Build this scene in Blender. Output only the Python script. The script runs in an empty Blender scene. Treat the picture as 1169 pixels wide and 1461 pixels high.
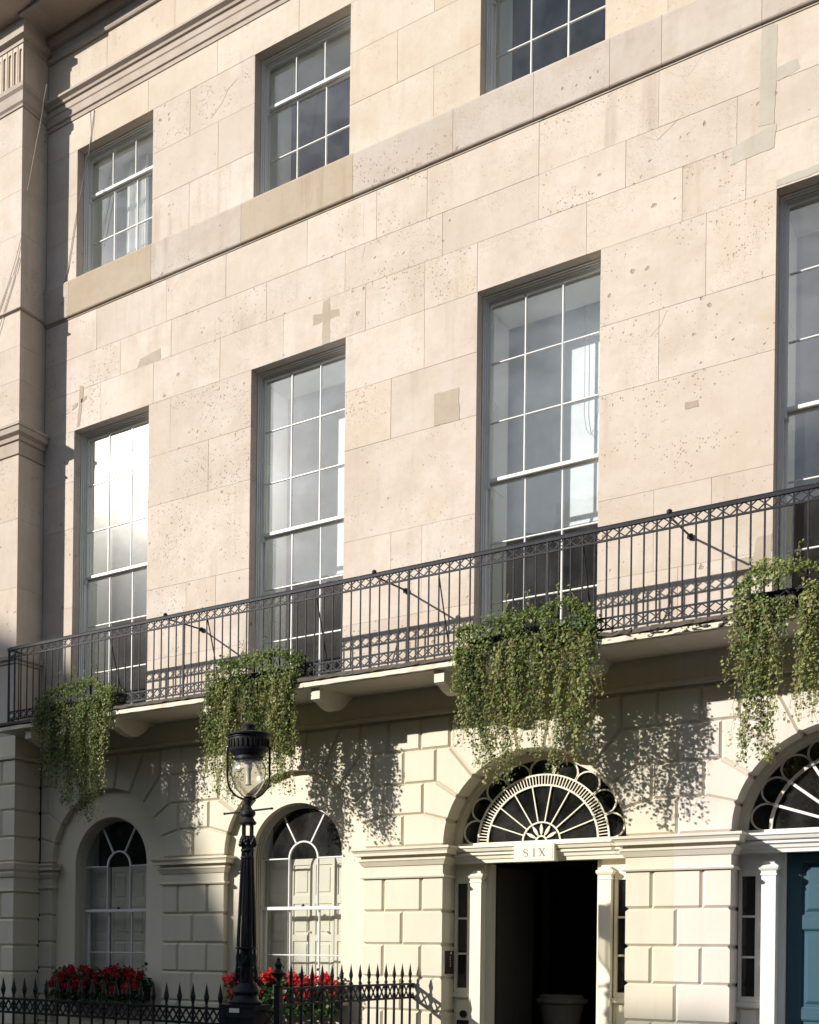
import bpy, bmesh, math, random
import numpy as np
from mathutils import Vector
random.seed(7); np.random.seed(7)
S = bpy.context.scene
COL = S.collection
R = math.radians
PI = math.pi

# ---------------------------------------------------------------- camera
cam = bpy.data.cameras.new('camera'); co = bpy.data.objects.new('camera', cam); COL.objects.link(co)
S.camera = co
cam.sensor_fit = 'HORIZONTAL'; cam.sensor_width = 36.0
cam.lens = 1679.62 / 1169 * 36.0
cam.shift_x = (584.5 - 250.0) / 1169
cam.shift_y = (1354.5 - 730.5) / 1169
cam.clip_start = 0.1; cam.clip_end = 600
from mathutils import Matrix
co.matrix_world = Matrix.Translation((0, -14.115, 1.6)) @ Matrix.Rotation(0.64812, 4, 'Z') @ Matrix.Rotation(PI/2, 4, 'X') @ Matrix.Rotation(0.01175, 4, 'Z')

# ---------------------------------------------------------------- light
SUN = Vector((-0.581, -0.7188, 0.3817)).normalized()      # towards the sun
W = bpy.data.worlds.new('World'); S.world = W; W.use_nodes = True
nt = W.node_tree; nt.nodes.clear()
def N(nt, t, **k):
    n = nt.nodes.new(t)
    for a, b in k.items(): setattr(n, a, b)
    return n
out = N(nt, 'ShaderNodeOutputWorld'); bg = N(nt, 'ShaderNodeBackground')
sky = N(nt, 'ShaderNodeTexSky'); sky.sky_type = 'NISHITA'; sky.sun_disc = False
sky.sun_elevation = math.asin(SUN.z)
sky.sun_rotation = math.atan2(SUN.x, SUN.y)
sky.air_density = 1.0; sky.dust_density = .6; sky.ozone_density = 2.0
tc = N(nt, 'ShaderNodeTexCoord'); mp = N(nt, 'ShaderNodeMapping'); mp.inputs['Scale'].default_value = (1.6, 1.6, 4.2)
mp.inputs['Location'].default_value = (3.1, 0.6, 0.2)
nz = N(nt, 'ShaderNodeTexNoise'); nz.inputs['Scale'].default_value = 1.7; nz.inputs['Detail'].default_value = 9; nz.inputs['Roughness'].default_value = .58
rp = N(nt, 'ShaderNodeValToRGB'); rp.color_ramp.elements[0].position = .44; rp.color_ramp.elements[1].position = .66
rp.color_ramp.elements[0].color = (0, 0, 0, 1); rp.color_ramp.elements[1].color = (1, 1, 1, 1)
mx = N(nt, 'ShaderNodeMix', data_type='RGBA')
# clouds scatter light forward: they brighten towards the sun
nv = N(nt, 'ShaderNodeVectorMath', operation='NORMALIZE'); dv = N(nt, 'ShaderNodeVectorMath', operation='DOT_PRODUCT'); dv.inputs[1].default_value = SUN
m0 = N(nt, 'ShaderNodeMath', operation='MAXIMUM'); m0.inputs[1].default_value = 0
m1 = N(nt, 'ShaderNodeMath', operation='POWER'); m1.inputs[1].default_value = 7
m2 = N(nt, 'ShaderNodeMath', operation='MULTIPLY_ADD'); m2.inputs[1].default_value = 40; m2.inputs[2].default_value = 5.5
cc = N(nt, 'ShaderNodeVectorMath', operation='SCALE'); cc.inputs[0].default_value = (.94, 1.0, 1.10)
nt.links.new(nv.outputs[0], dv.inputs[0]); nt.links.new(dv.outputs['Value'], m0.inputs[0]); nt.links.new(m0.outputs[0], m1.inputs[0]); nt.links.new(m1.outputs[0], m2.inputs[0]); nt.links.new(m2.outputs[0], cc.inputs['Scale']); nt.links.new(cc.outputs[0], mx.inputs['B'])
nt.links.new(tc.outputs['Generated'], nv.inputs[0])
L = nt.links.new
L(tc.outputs['Generated'], mp.inputs['Vector']); L(mp.outputs[0], nz.inputs['Vector']); L(nz.outputs['Fac'], rp.inputs[0])
L(rp.outputs[0], mx.inputs['Factor']); L(sky.outputs[0], mx.inputs['A']); L(mx.outputs['Result'], bg.inputs[0]); L(bg.outputs[0], out.inputs[0])
bg.inputs['Strength'].default_value = 0.076
sd = bpy.data.lights.new('sun', 'SUN'); sd.energy = 5.0; sd.angle = R(.53); sd.color = (1.0, .94, .855)
so = bpy.data.objects.new('sun', sd); COL.objects.link(so); so.location = SUN * 60
so.rotation_euler = SUN.to_track_quat('Z', 'Y').to_euler()
S.view_settings.view_transform = 'Standard'; S.view_settings.look = 'None'; S.view_settings.gamma = 1
S.view_settings.exposure = 0.34
S.view_settings.use_curve_mapping = False
S.render.engine = 'CYCLES'
S.cycles.use_denoising = True
S.cycles.max_bounces = 7; S.cycles.diffuse_bounces = 4; S.cycles.glossy_bounces = 4; S.cycles.transparent_max_bounces = 12; S.cycles.transmission_bounces = 6
S.cycles.sample_clamp_indirect = 6; S.cycles.caustics_reflective = False; S.cycles.caustics_refractive = False

# ---------------------------------------------------------------- materials
def newmat(name):
    m = bpy.data.materials.new(name); m.use_nodes = True; nt = m.node_tree
    return m, nt, nt.nodes['Principled BSDF']
def mixc(nt, f, a, b, typ='MIX'):
    m = N(nt, 'ShaderNodeMix', data_type='RGBA', blend_type=typ)
    for s, v in (('Factor', f), ('A', a), ('B', b)):
        if hasattr(v, 'is_linked'): nt.links.new(v, m.inputs[s])
        elif s == 'Factor': m.inputs[s].default_value = v
        else: m.inputs[s].default_value = (*v, 1) if len(v) == 3 else v
    return m.outputs['Result']
def noise(nt, vec, scale, detail=4, rough=.5, dist=0):
    n = N(nt, 'ShaderNodeTexNoise'); n.inputs['Scale'].default_value = scale; n.inputs['Detail'].default_value = detail
    n.inputs['Roughness'].default_value = rough; n.inputs['Distortion'].default_value = dist
    nt.links.new(vec, n.inputs['Vector']); return n.outputs['Fac']
def ramp(nt, v, a, b, ca=0., cb=1.):
    r = N(nt, 'ShaderNodeMapRange'); r.inputs[1].default_value = a; r.inputs[2].default_value = b
    r.inputs[3].default_value = ca; r.inputs[4].default_value = cb; nt.links.new(v, r.inputs[0]); return r.outputs[0]
def math_(nt, op, a, b=None, c=None):
    m = N(nt, 'ShaderNodeMath', operation=op)
    for i, v in enumerate((a, b, c)):
        if v is None: continue
        if hasattr(v, 'is_linked'): nt.links.new(v, m.inputs[i])
        else: m.inputs[i].default_value = v
    return m.outputs[0]
def pos(nt, scale=(1, 1, 1), offs_random=0.):
    g = N(nt, 'ShaderNodeNewGeometry'); v = g.outputs['Position']
    if offs_random:
        oi = N(nt, 'ShaderNodeObjectInfo'); vm = N(nt, 'ShaderNodeVectorMath', operation='MULTIPLY_ADD')
        cx = N(nt, 'ShaderNodeCombineXYZ')
        for i in range(3): nt.links.new(oi.outputs['Random'], cx.inputs[i])
        nt.links.new(cx.outputs[0], vm.inputs[0]); vm.inputs[1].default_value = (offs_random, offs_random*1.7, offs_random*.6)
        nt.links.new(v, vm.inputs[2]); v = vm.outputs[0]
    m = N(nt, 'ShaderNodeMapping'); m.inputs['Scale'].default_value = scale; nt.links.new(v, m.inputs['Vector'])
    return m.outputs[0]
def bump(nt, h, strength, dist, bsdf, prev=None):
    b = N(nt, 'ShaderNodeBump'); b.inputs['Strength'].default_value = strength; b.inputs['Distance'].default_value = dist
    nt.links.new(h, b.inputs['Height'])
    if prev: nt.links.new(prev, b.inputs['Normal'])
    nt.links.new(b.outputs[0], bsdf.inputs['Normal']); return b.outputs[0]

def mat_ashlar(name, c1, c2, pits=1.0, stain=.35):
    m, nt, b = newmat(name)
    oi = N(nt, 'ShaderNodeObjectInfo').outputs['Random']
    p = pos(nt, offs_random=13.)
    pw = pos(nt)
    col = mixc(nt, oi, c1, c2)
    n1 = noise(nt, pw, .55, 5, .6); col = mixc(nt, ramp(nt, n1, .42, .70, 0, .5), col, (c1[0]*.80, c1[1]*.74, c1[2]*.66))
    n2 = noise(nt, p, 2.6, 6, .65); col = mixc(nt, ramp(nt, n2, .45, .75, 0, stain), col, (c1[0]*.70, c1[1]*.62, c1[2]*.50))
    ns = noise(nt, pos(nt, (7, 7, .55)), 1.0, 4, .6); col = mixc(nt, ramp(nt, ns, .50, .78, 0, .22), col, (c1[0]*.62, c1[1]*.60, c1[2]*.58))
    nw = noise(nt, p, 1.1, 3, .5); col = mixc(nt, ramp(nt, nw, .55, .8, 0, .35), col, (c2[0]*1.08, c2[1]*1.1, c2[2]*1.13))
    ny = noise(nt, pos(nt, (1, 1, .5), 5.), 1.4, 4, .6); col = mixc(nt, ramp(nt, ny, .62, .78, 0, .45), col, (c1[0]*.98, c1[1]*.80, c1[2]*.50))
    r3 = math_(nt, 'FRACT', math_(nt, 'MULTIPLY', oi, 41.7)); col = mixc(nt, ramp(nt, r3, .6, 1., 0, .32), col, (c2[0]*.98, c2[1]*.90, c2[2]*.78))
    r4 = math_(nt, 'FRACT', math_(nt, 'MULTIPLY', oi, 89.3)); col = mixc(nt, ramp(nt, r4, .6, 1., 0, .35), col, (c1[0]*.93, c1[1]*.90, c1[2]*.88))
    nd = math_(nt, 'MULTIPLY', ramp(nt, noise(nt, pos(nt, (5, 5, .35), 3.), 1., 5, .65), .52, .70), ramp(nt, noise(nt, pos(nt, (.6, .6, .6), 9.), 1., 3, .5), .5, .62))
    col = mixc(nt, math_(nt, 'MULTIPLY', nd, .45), col, (c1[0]*.60, c1[1]*.52, c1[2]*.43))
    # weathered shell pits
    def pitset(scale, thr, lo, hi, seed):
        v = N(nt, 'ShaderNodeTexVoronoi'); v.inputs['Scale'].default_value = scale; v.inputs['Randomness'].default_value = 1
        dn = N(nt, 'ShaderNodeVectorMath', operation='MULTIPLY_ADD')
        nn = N(nt, 'ShaderNodeTexNoise'); nn.inputs['Scale'].default_value = scale*1.7; nn.inputs['Detail'].default_value = 3
        nt.links.new(p, nn.inputs['Vector']); nt.links.new(nn.outputs['Color'], dn.inputs[0]); dn.inputs[1].default_value = (.8/scale,)*3
        nt.links.new(p, dn.inputs[2]); nt.links.new(dn.outputs[0], v.inputs['Vector'])
        sep = N(nt, 'ShaderNodeSeparateColor'); nt.links.new(v.outputs['Color'], sep.inputs[0])
        size = math_(nt, 'MULTIPLY', math_(nt, 'POWER', sep.outputs[0], 2.2), thr)
        mask = noise(nt, pos(nt, (1, 1, 1.3), 21.+seed), 1.6, 3, .6)
        mk = ramp(nt, mask, lo, hi)
        rnd = math_(nt, 'FRACT', math_(nt, 'MULTIPLY', oi, 17.3+seed))
        mk = math_(nt, 'MULTIPLY', mk, ramp(nt, rnd, .2, .75, .15, 1.))
        size = math_(nt, 'MULTIPLY', size, mk)
        d = math_(nt, 'SUBTRACT', size, v.outputs['Distance'])
        return ramp(nt, d, 0, .10)
    pa = pitset(12, .40, .46, .60, 1.); pb = pitset(34, .46, .40, .56, 4.); pc = pitset(75, .5, .40, .55, 7.)
    pit = math_(nt, 'MULTIPLY', math_(nt, 'MAXIMUM', math_(nt, 'MAXIMUM', pa, pb), math_(nt, 'MULTIPLY', pc, .35)), pits)
    col = mixc(nt, math_(nt, 'MULTIPLY', pit, .60), col, (.22, .155, .11))
    nb_ = noise(nt, pos(nt, (1, 1, 1), 31.), .9, 6, .7); col = mixc(nt, ramp(nt, nb_, .48, .66, 0, .42), col, (c1[0]*.86, c1[1]*.78, c1[2]*.68))
    nf_ = noise(nt, pw, 14, 6, .75); col = mixc(nt, ramp(nt, nf_, .50, .74, 0, .28), col, (c1[0]*.72, c1[1]*.64, c1[2]*.55))
    nt.links.new(col, b.inputs['Base Color']); b.inputs['Roughness'].default_value = .9
    b.inputs['Specular IOR Level'].default_value = .2
    pr = bump(nt, noise(nt, pw, 60, 5, .7), .25, .004, b)
    pr = bump(nt, noise(nt, pw, 3.2, 3, .5), .35, .02, b, pr)
    bump(nt, math_(nt, 'SUBTRACT', 1., pit), .8, .010, b, pr)
    return m
def mat_paint(name, c, dirt=.25, rough=.55, split=None, grime=(.35, .32, .27), bumpy=.15):
    m, nt, b = newmat(name)
    oi = N(nt, 'ShaderNodeObjectInfo').outputs['Random']
    pw = pos(nt)
    col = mixc(nt, ramp(nt, oi, 0, 1, 0, .5), c, tuple(x*.94 for x in c))
    if split is not None:        # two owners' paint meet on the party line
        g = N(nt, 'ShaderNodeNewGeometry'); sp = N(nt, 'ShaderNodeSeparateXYZ'); nt.links.new(g.outputs['Position'], sp.inputs[0])
        st = math_(nt, 'GREATER_THAN', sp.outputs[0], split[0])
        col = mixc(nt, st, col, split[1])
    n1 = noise(nt, pw, 1.3, 6, .65); col = mixc(nt, ramp(nt, n1, .45, .8, 0, dirt), col, grime)
    ns = noise(nt, pos(nt, (9, 9, .7)), 1.0, 4, .6); col = mixc(nt, ramp(nt, ns, .52, .8, 0, dirt*.9), col, grime)
    nf = noise(nt, pw, 22, 3, .7); col = mixc(nt, ramp(nt, nf, .62, .75, 0, dirt), col, grime)
    nt.links.new(col, b.inputs['Base Color']); b.inputs['Roughness'].default_value = rough
    pr = bump(nt, noise(nt, pw, 35, 4, .6), bumpy, .004, b); bump(nt, noise(nt, pw, 4, 2, .5), bumpy*1.5, .012, b, pr)
    return m
def mat_metal(name, c, rough=.45, chips=None):
    m, nt, b = newmat(name); pw = pos(nt)
    col = mixc(nt, ramp(nt, noise(nt, pw, 9, 5, .7), .4, .75, 0, .6), c, tuple(min(1, x*2.2+.01) for x in c))
    if chips:
        col = mixc(nt, ramp(nt, noise(nt, pw, 38, 4, .75), .60, .68, 0, .8), col, chips)
    nt.links.new(col, b.inputs['Base Color']); b.inputs['Roughness'].default_value = rough
    b.inputs['Specular IOR Level'].default_value = .22
    bump(nt, noise(nt, pw, 70, 4, .7), .4, .003, b)
    return m
def mat_plain(name, c, rough=.6, spec=.5):
    m, nt, b = newmat(name); pw = pos(nt)
    col = mixc(nt, ramp(nt, noise(nt, pw, 5, 4, .6), .4, .7, 0, .35), c, tuple(x*.7 for x in c))
    nt.links.new(col, b.inputs['Base Color']); b.inputs['Roughness'].default_value = rough; b.inputs['Specular IOR Level'].default_value = spec
    return m
def mat_glass(name, haze=.045, tint=(.93, .96, .95), refl=1.0, wob=.0012):
    m = bpy.data.materials.new(name); m.use_nodes = True; nt = m.node_tree; nt.nodes.clear()
    o = N(nt, 'ShaderNodeOutputMaterial')
    tr = N(nt, 'ShaderNodeBsdfTransparent'); tr.inputs[0].default_value = (*tint, 1)
    gl = N(nt, 'ShaderNodeBsdfGlossy'); gl.inputs['Roughness'].default_value = .012
    g2 = N(nt, 'ShaderNodeBsdfGlossy'); g2.inputs['Roughness'].default_value = .2; g2.inputs[0].default_value = (1, .97, .92, 1)
    ge = N(nt, 'ShaderNodeNewGeometry'); dt = N(nt, 'ShaderNodeVectorMath', operation='DOT_PRODUCT')
    nt.links.new(ge.outputs['Incoming'], dt.inputs[0]); nt.links.new(ge.outputs['Normal'], dt.inputs[1])
    fc = math_(nt, 'POWER', math_(nt, 'SUBTRACT', 1., math_(nt, 'ABSOLUTE', dt.outputs['Value'])), 5.)
    fres = math_(nt, 'MULTIPLY_ADD', fc, .957, .043)
    oi = N(nt, 'ShaderNodeObjectInfo').outputs['Random']
    pw = pos(nt, (1, 1, 1), 3.)
    bp = N(nt, 'ShaderNodeBump'); bp.inputs['Strength'].default_value = 1; bp.inputs['Distance'].default_value = wob
    nt.links.new(noise(nt, pw, 2.2, 2, .5), bp.inputs['Height'])
    for q in (gl, g2): nt.links.new(bp.outputs[0], q.inputs['Normal'])
    f2 = math_(nt, 'MINIMUM', math_(nt, 'MULTIPLY', fres, 1.9*refl), .95)       # two faces of the pane
    mx1 = N(nt, 'ShaderNodeMixShader'); mx1.inputs[0].default_value = haze
    nt.links.new(gl.outputs[0], mx1.inputs[1]); nt.links.new(g2.outputs[0], mx1.inputs[2])
    mx2 = N(nt, 'ShaderNodeMixShader'); nt.links.new(f2, mx2.inputs[0]); nt.links.new(tr.outputs[0], mx2.inputs[1]); nt.links.new(mx1.outputs[0], mx2.inputs[2])
    # thin film of dust and rain marks
    df = N(nt, 'ShaderNodeBsdfDiffuse'); df.inputs[0].default_value = (.62, .62, .60, 1)
    mx3 = N(nt, 'ShaderNodeMixShader')
    d1 = ramp(nt, noise(nt, pos(nt, (1, 1, .6)), 3, 5, .65), .4, .8, .012, .07); d2 = ramp(nt, noise(nt, pw, 60, 3, .7), .70, .76, 0, .35)
    nt.links.new(math_(nt, 'ADD', d1, d2), mx3.inputs[0]); nt.links.new(mx2.outputs[0], mx3.inputs[1]); nt.links.new(df.outputs[0], mx3.inputs[2])
    nt.links.new(mx3.outputs[0], o.inputs[0])
    return m
def mat_leaf(name, cols, trans=.45, gloss=.45):
    m, nt, b = newmat(name)
    at = N(nt, 'ShaderNodeAttribute'); at.attribute_name = 'tone'
    cr = N(nt, 'ShaderNodeValToRGB'); cr.color_ramp.interpolation = 'LINEAR'
    els = cr.color_ramp.elements
    while len(els) < len(cols): els.new(.5)
    for i, c in enumerate(cols): els[i].position = i/(len(cols)-1); els[i].color = (*c, 1)
    nt.links.new(at.outputs['Fac'], cr.inputs[0])
    nt.links.new(cr.outputs[0], b.inputs['Base Color']); b.inputs['Roughness'].default_value = gloss
    b.inputs['Specular IOR Level'].default_value = .4
    tl = N(nt, 'ShaderNodeBsdfTranslucent'); nt.links.new(cr.outputs[0], tl.inputs[0])
    ms = N(nt, 'ShaderNodeMixShader'); ms.inputs[0].default_value = trans
    o = nt.nodes['Material Output']; nt.links.new(b.outputs[0], ms.inputs[1]); nt.links.new(tl.outputs[0], ms.inputs[2]); nt.links.new(ms.outputs[0], o.inputs[0])
    return m

CREAM = (.64, .585, .455); WHITEP = (.665, .61, .54)
M = dict(
 ashlar=mat_ashlar('portland_ashlar', (.565, .50, .44), (.64, .572, .508)),
 ashlar_top=mat_ashlar('portland_ashlar_smooth', (.57, .50, .415), (.63, .56, .48), pits=.35, stain=.25),
 ashlar_band=mat_ashlar('portland_band', (.50, .445, .395), (.55, .495, .44), pits=1.0, stain=.5),
 sillstone=mat_ashlar('new_sill_stone', (.44, .37, .29), (.46, .39, .305), pits=0.0, stain=.2),
 repair=mat_ashlar('repair_mortar', (.42, .36, .295), (.46, .395, .325), pits=0.0, stain=.3),
 repair_grey=mat_ashlar('repair_grey', (.47, .44, .385), (.49, .46, .40), pits=0.0, stain=.3),
 moulding=mat_ashlar('moulding_stone', (.455, .40, .36), (.49, .435, .39), pits=.3, stain=.6),
 mortar=mat_plain('mortar_joint', (.46, .40, .34), .95, .1),
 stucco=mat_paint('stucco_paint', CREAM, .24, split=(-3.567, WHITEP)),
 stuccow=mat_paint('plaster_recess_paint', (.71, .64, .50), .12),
 stucco_old_and_rim_shade=mat_paint('soffit_paint_and_rim_shade', (.60, .55, .46), .35, split=(-3.567, (.64, .58, .52))),
 slabtop=mat_paint('slab_edge_dirty', (.10, .085, .07), .7, .9, grime=(.06, .05, .04), bumpy=.8),
 slabedge=mat_paint('slab_edge_paint', (.78, .72, .58), .4, .7, bumpy=.6),
 whitepaint=mat_paint('white_gloss_paint', (.80, .79, .76), .10, .35),
 creampaint=mat_paint('cream_gloss_paint', (.82, .77, .62), .08, .35),
 framegrey=mat_paint('old_frame_paint', (.78, .78, .77), .2, .5),
 jamb=mat_paint('inner_jamb_paint', (.80, .80, .76), .05, .5),
 blind=mat_plain('blind_fabric', (.76, .79, .84), .8, .1),
 bluedoor=mat_paint('teal_door_paint', (.028, .085, .122), .08, .45, grime=(.02, .05, .07)),
 iron=mat_metal('black_iron_paint', (.012, .012, .015), .42),
 iron_old=mat_metal('weathered_iron_paint', (.009, .010, .015), .55, chips=(.10, .12, .17)),
 glass=mat_glass('old_window_glass', refl=1.7),
 glassdark=mat_glass('fanlight_glass', haze=.02, tint=(.5, .52, .55), refl=.8),
 lampglass=mat_glass('lamp_glass', haze=.35, tint=(.93, .92, .86), refl=2.2, wob=.012),
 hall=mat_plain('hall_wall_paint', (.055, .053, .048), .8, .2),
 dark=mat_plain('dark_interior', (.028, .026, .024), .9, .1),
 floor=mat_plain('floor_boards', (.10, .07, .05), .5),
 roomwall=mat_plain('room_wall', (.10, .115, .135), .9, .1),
 roombrown=mat_plain('brown_room_wall', (.42, .35, .27), .9, .1),
 curtain=mat_plain('white_curtain', (.75, .75, .74), .9, .1),
 shutter=mat_paint('shutter_paint', (.80, .74, .62), .06, .45),
 cable=mat_plain('cable_sheath', (.30, .25, .22), .7),
 plate=mat_plain('white_plate', (.8, .79, .75), .4),
 darkpanel=mat_plain('dark_panel', (.035, .02, .02), .35),
 letter=mat_plain('letter_paint', (.16, .15, .13), .6),
 pavement=mat_paint('york_stone', (.17, .165, .155), .5, .85),
 asphalt=mat_paint('asphalt', (.055, .055, .055), .5, .9, grime=(.03, .03, .03)),
 farbrick=mat_paint('far_stone', (.34, .30, .25), .4, .9),
 slate=mat_paint('slate', (.07, .075, .085), .4, .6, grime=(.04, .04, .04)),
 bark=mat_plain('bark', (.15, .12, .085), .95),
 twig=mat_plain('twig', (.30, .23, .13), .9, .1),
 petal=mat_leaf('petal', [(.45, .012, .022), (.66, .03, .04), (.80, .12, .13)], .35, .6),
 petalshade=mat_leaf('petal_shaded', [(.32, .010, .02), (.46, .018, .03), (.60, .06, .08)], .35, .6),  # petal colours darkened to stand in for shade on the left box
 ivy=mat_leaf('ivy_leaf', [(.06, .10, .03), (.14, .20, .055), (.24, .30, .085), (.37, .38, .13), (.45, .39, .22)]),
 treeleaf=mat_leaf('tree_leaf', [(.02, .04, .012), (.04, .075, .02), (.07, .11, .03)]),
 geranium=mat_leaf('geranium_leaf', [(.02, .05, .015), (.045, .10, .03), (.08, .15, .05)]),
 grass=mat_plain('lawn', (.05, .09, .03), .95, .1),
)

# ---------------------------------------------------------------- mesh helpers
WORG = {}
class MB:
    def __init__(s): s.v = []; s.f = []
    def poly(s, pts):
        i = len(s.v); s.v += [tuple(p) for p in pts]; s.f.append(tuple(range(i, i+len(pts))))
    def add(s, vs, fs):
        i = len(s.v); s.v += [tuple(p) for p in vs]; s.f += [tuple(j+i for j in f) for f in fs]; return s
    def box(s, x0, x1, y0, y1, z0, z1):
        return s.add([(x0,y0,z0),(x1,y0,z0),(x1,y1,z0),(x0,y1,z0),(x0,y0,z1),(x1,y0,z1),(x1,y1,z1),(x0,y1,z1)],
                     [(0,3,2,1),(4,5,6,7),(0,1,5,4),(1,2,6,5),(2,3,7,6),(3,0,4,7)])
    def cbox(s, x0, x1, y0, y1, z0, z1, c):     # box with a chamfered front (-y)
        return s.add([(x0+c,y0,z0+c),(x1-c,y0,z0+c),(x1-c,y0,z1-c),(x0+c,y0,z1-c),(x0,y0+c,z0),(x1,y0+c,z0),(x1,y0+c,z1),(x0,y0+c,z1),
                      (x0,y1,z0),(x1,y1,z0),(x1,y1,z1),(x0,y1,z1)],
                     [(0,1,2,3),(0,4,5,1),(1,5,6,2),(2,6,7,3),(3,7,4,0),(4,8,9,5),(5,9,10,6),(6,10,11,7),(7,11,8,4),(11,10,9,8)])
    def layers(s, rings):                         # rings of equal length, capped
        n = len(rings[0]); i = len(s.v)
        for r in rings: s.v += [tuple(p) for p in r]
        for k in range(len(rings)-1):
            for j in range(n):
                a = i+k*n+j; b = i+k*n+(j+1) % n; s.f.append((a, b, b+n, a+n))
        s.f.append(tuple(i+j for j in range(n))[::-1]); s.f.append(tuple(i+(len(rings)-1)*n+j for j in range(n)))
        return s
    def lathe(s, prof, c=(0, 0), n=20):
        rings = [[(c[0]+r*math.cos(2*PI*j/n), c[1]+r*math.sin(2*PI*j/n), z) for j in range(n)] for r, z in prof]
        return s.layers(rings)
    def tube(s, pts, r, n=6, r1=None):
        pts = [Vector(p) for p in pts]; rings = []; m = len(pts)
        for k, p in enumerate(pts):
            d = (pts[min(k+1, m-1)]-pts[max(k-1, 0)]).normalized()
            u = d.cross(Vector((0, 0, 1)));
            if u.length < .05: u = d.cross(Vector((1, 0, 0)))
            u.normalize(); w = d.cross(u)
            rr = r if r1 is None else r+(r1-r)*k/(m-1)
            rings.append([p+u*rr*math.cos(2*PI*j/n)+w*rr*math.sin(2*PI*j/n) for j in range(n)])
        return s.layers(rings)
    def ribbon(s, pts, w, y0, y1, closed=False):   # flat bar following a path in an x-z plane
        P = [Vector((p[0], p[1])) for p in pts]; m = len(P); A = []; B = []
        for k, p in enumerate(P):
            a = P[(k-1) % m] if closed else P[max(k-1, 0)]; b = P[(k+1) % m] if closed else P[min(k+1, m-1)]
            d = (b-a).normalized(); nn = Vector((-d.y, d.x)); A.append(p+nn*w/2); B.append(p-nn*w/2)
        rings = [[(a.x, y0, a.y), (b.x, y0, b.y), (b.x, y1, b.y), (a.x, y1, a.y)] for a, b in zip(A, B)]
        if not closed: return s.layers(rings)
        i = len(s.v)
        for r in rings: s.v += r
        for k in range(m):
            for j in range(4):
                a = i+k*4+j; b = i+k*4+(j+1) % 4; c = i+((k+1) % m)*4+(j+1) % 4; d = i+((k+1) % m)*4+j; s.f.append((a, b, c, d))
        return s
    def extx(s, prof, x0, x1):                      # closed (y,z) profile swept along x
        return s.layers([[(x0, y, z) for y, z in prof], [(x1, y, z) for y, z in prof]])
    def exty(s, poly, y0, y1):
        return s.layers([[(x, y0, z) for x, z in poly], [(x, y1, z) for x, z in poly]])
    def mesh(s, name, mat, org, smooth=False):
        me = bpy.data.meshes.new(name)
        me.from_pydata([(x-org[0], y-org[1], z-org[2]) for x, y, z in s.v], [], s.f)
        bm = bmesh.new(); bm.from_mesh(me); bmesh.ops.recalc_face_normals(bm, faces=bm.faces)
        if smooth:
            bmesh.ops.remove_doubles(bm, verts=bm.verts, dist=1e-5)
            for f in bm.faces: f.smooth = True
            for e in bm.edges:
                if len(e.link_faces) == 2 and e.calc_face_angle(0) > R(38): e.smooth = False
        bm.to_mesh(me); bm.free()
        for mm in (mat if isinstance(mat, (list, tuple)) else [mat]): me.materials.append(mm)
        return me
    def build(s, name, mat, parent=None, smooth=False, org=None, **props):
        if org is None:
            a = np.array(s.v); org = ((a[:,0].min()+a[:,0].max())/2, (a[:,1].min()+a[:,1].max())/2, a[:,2].min())
        return link(name, s.mesh(name, mat, org, smooth), org, parent, **props)
def link(name, data, org, parent=None, **props):
    o = bpy.data.objects.new(name, data); COL.objects.link(o)
    WORG[o.name] = Vector(org)
    if parent is not None: o.parent = parent; o.location = Vector(org)-WORG[parent.name]
    else: o.location = org
    for k, v in props.items(): o[k] = v
    return o
def thing(name, org, label, cat, group=None):
    o = link(name, None, org); o.empty_display_size = .2; o['label'] = label; o['category'] = cat
    if group: o['group'] = group
    return o
def tag(o, label, cat, group=None):
    o['label'] = label; o['category'] = cat
    if group: o['group'] = group
    return o
def leaf_mesh(name, P, size, tone, mat, droop=.6, aspect=1.0, org=(0, 0, 0)):
    """P Nx3 leaf positions -> folded leaf-shaped faces with a tone per face"""
    n = len(P); P = np.asarray(P)-np.array(org)
    w = np.random.normal(size=(n, 3))*.62+np.array([-.35, -.75, .55])*(1 if droop > .3 else .4); w /= np.linalg.norm(w, axis=1)[:, None]   # blades turn to the light
    d = np.random.normal(size=(n, 3))*.6; d[:, 2] -= droop*1.6; d -= w*np.sum(d*w, axis=1)[:, None]; d /= np.linalg.norm(d, axis=1)[:, None]
    u = np.cross(d, w)
    s = np.asarray(size)[:, None]
    v = np.empty((n, 4, 3)); v[:, 0] = P; v[:, 1] = P+d*s*.5+u*s*.42*aspect+w*s*.12; v[:, 2] = P+d*s; v[:, 3] = P+d*s*.5-u*s*.42*aspect+w*s*.12
    me = bpy.data.meshes.new(name); me.vertices.add(n*4); me.vertices.foreach_set('co', v.reshape(-1).astype(np.float32))
    idx = np.arange(n)[:, None]*4; tri = np.concatenate([idx+[0, 1, 2], idx+[0, 2, 3]], axis=1).reshape(-1)
    me.loops.add(n*6); me.loops.foreach_set('vertex_index', tri.astype(np.int32))
    me.polygons.add(n*2); me.polygons.foreach_set('loop_start', (np.arange(n*2)*3).astype(np.int32)); 
    at = me.attributes.new('tone', 'FLOAT', 'FACE'); at.data.foreach_set('value', np.repeat(np.clip(tone, 0, 1), 2).astype(np.float32))
    me.materials.append(mat); me.update(calc_edges=True); me.validate(); return me

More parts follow.
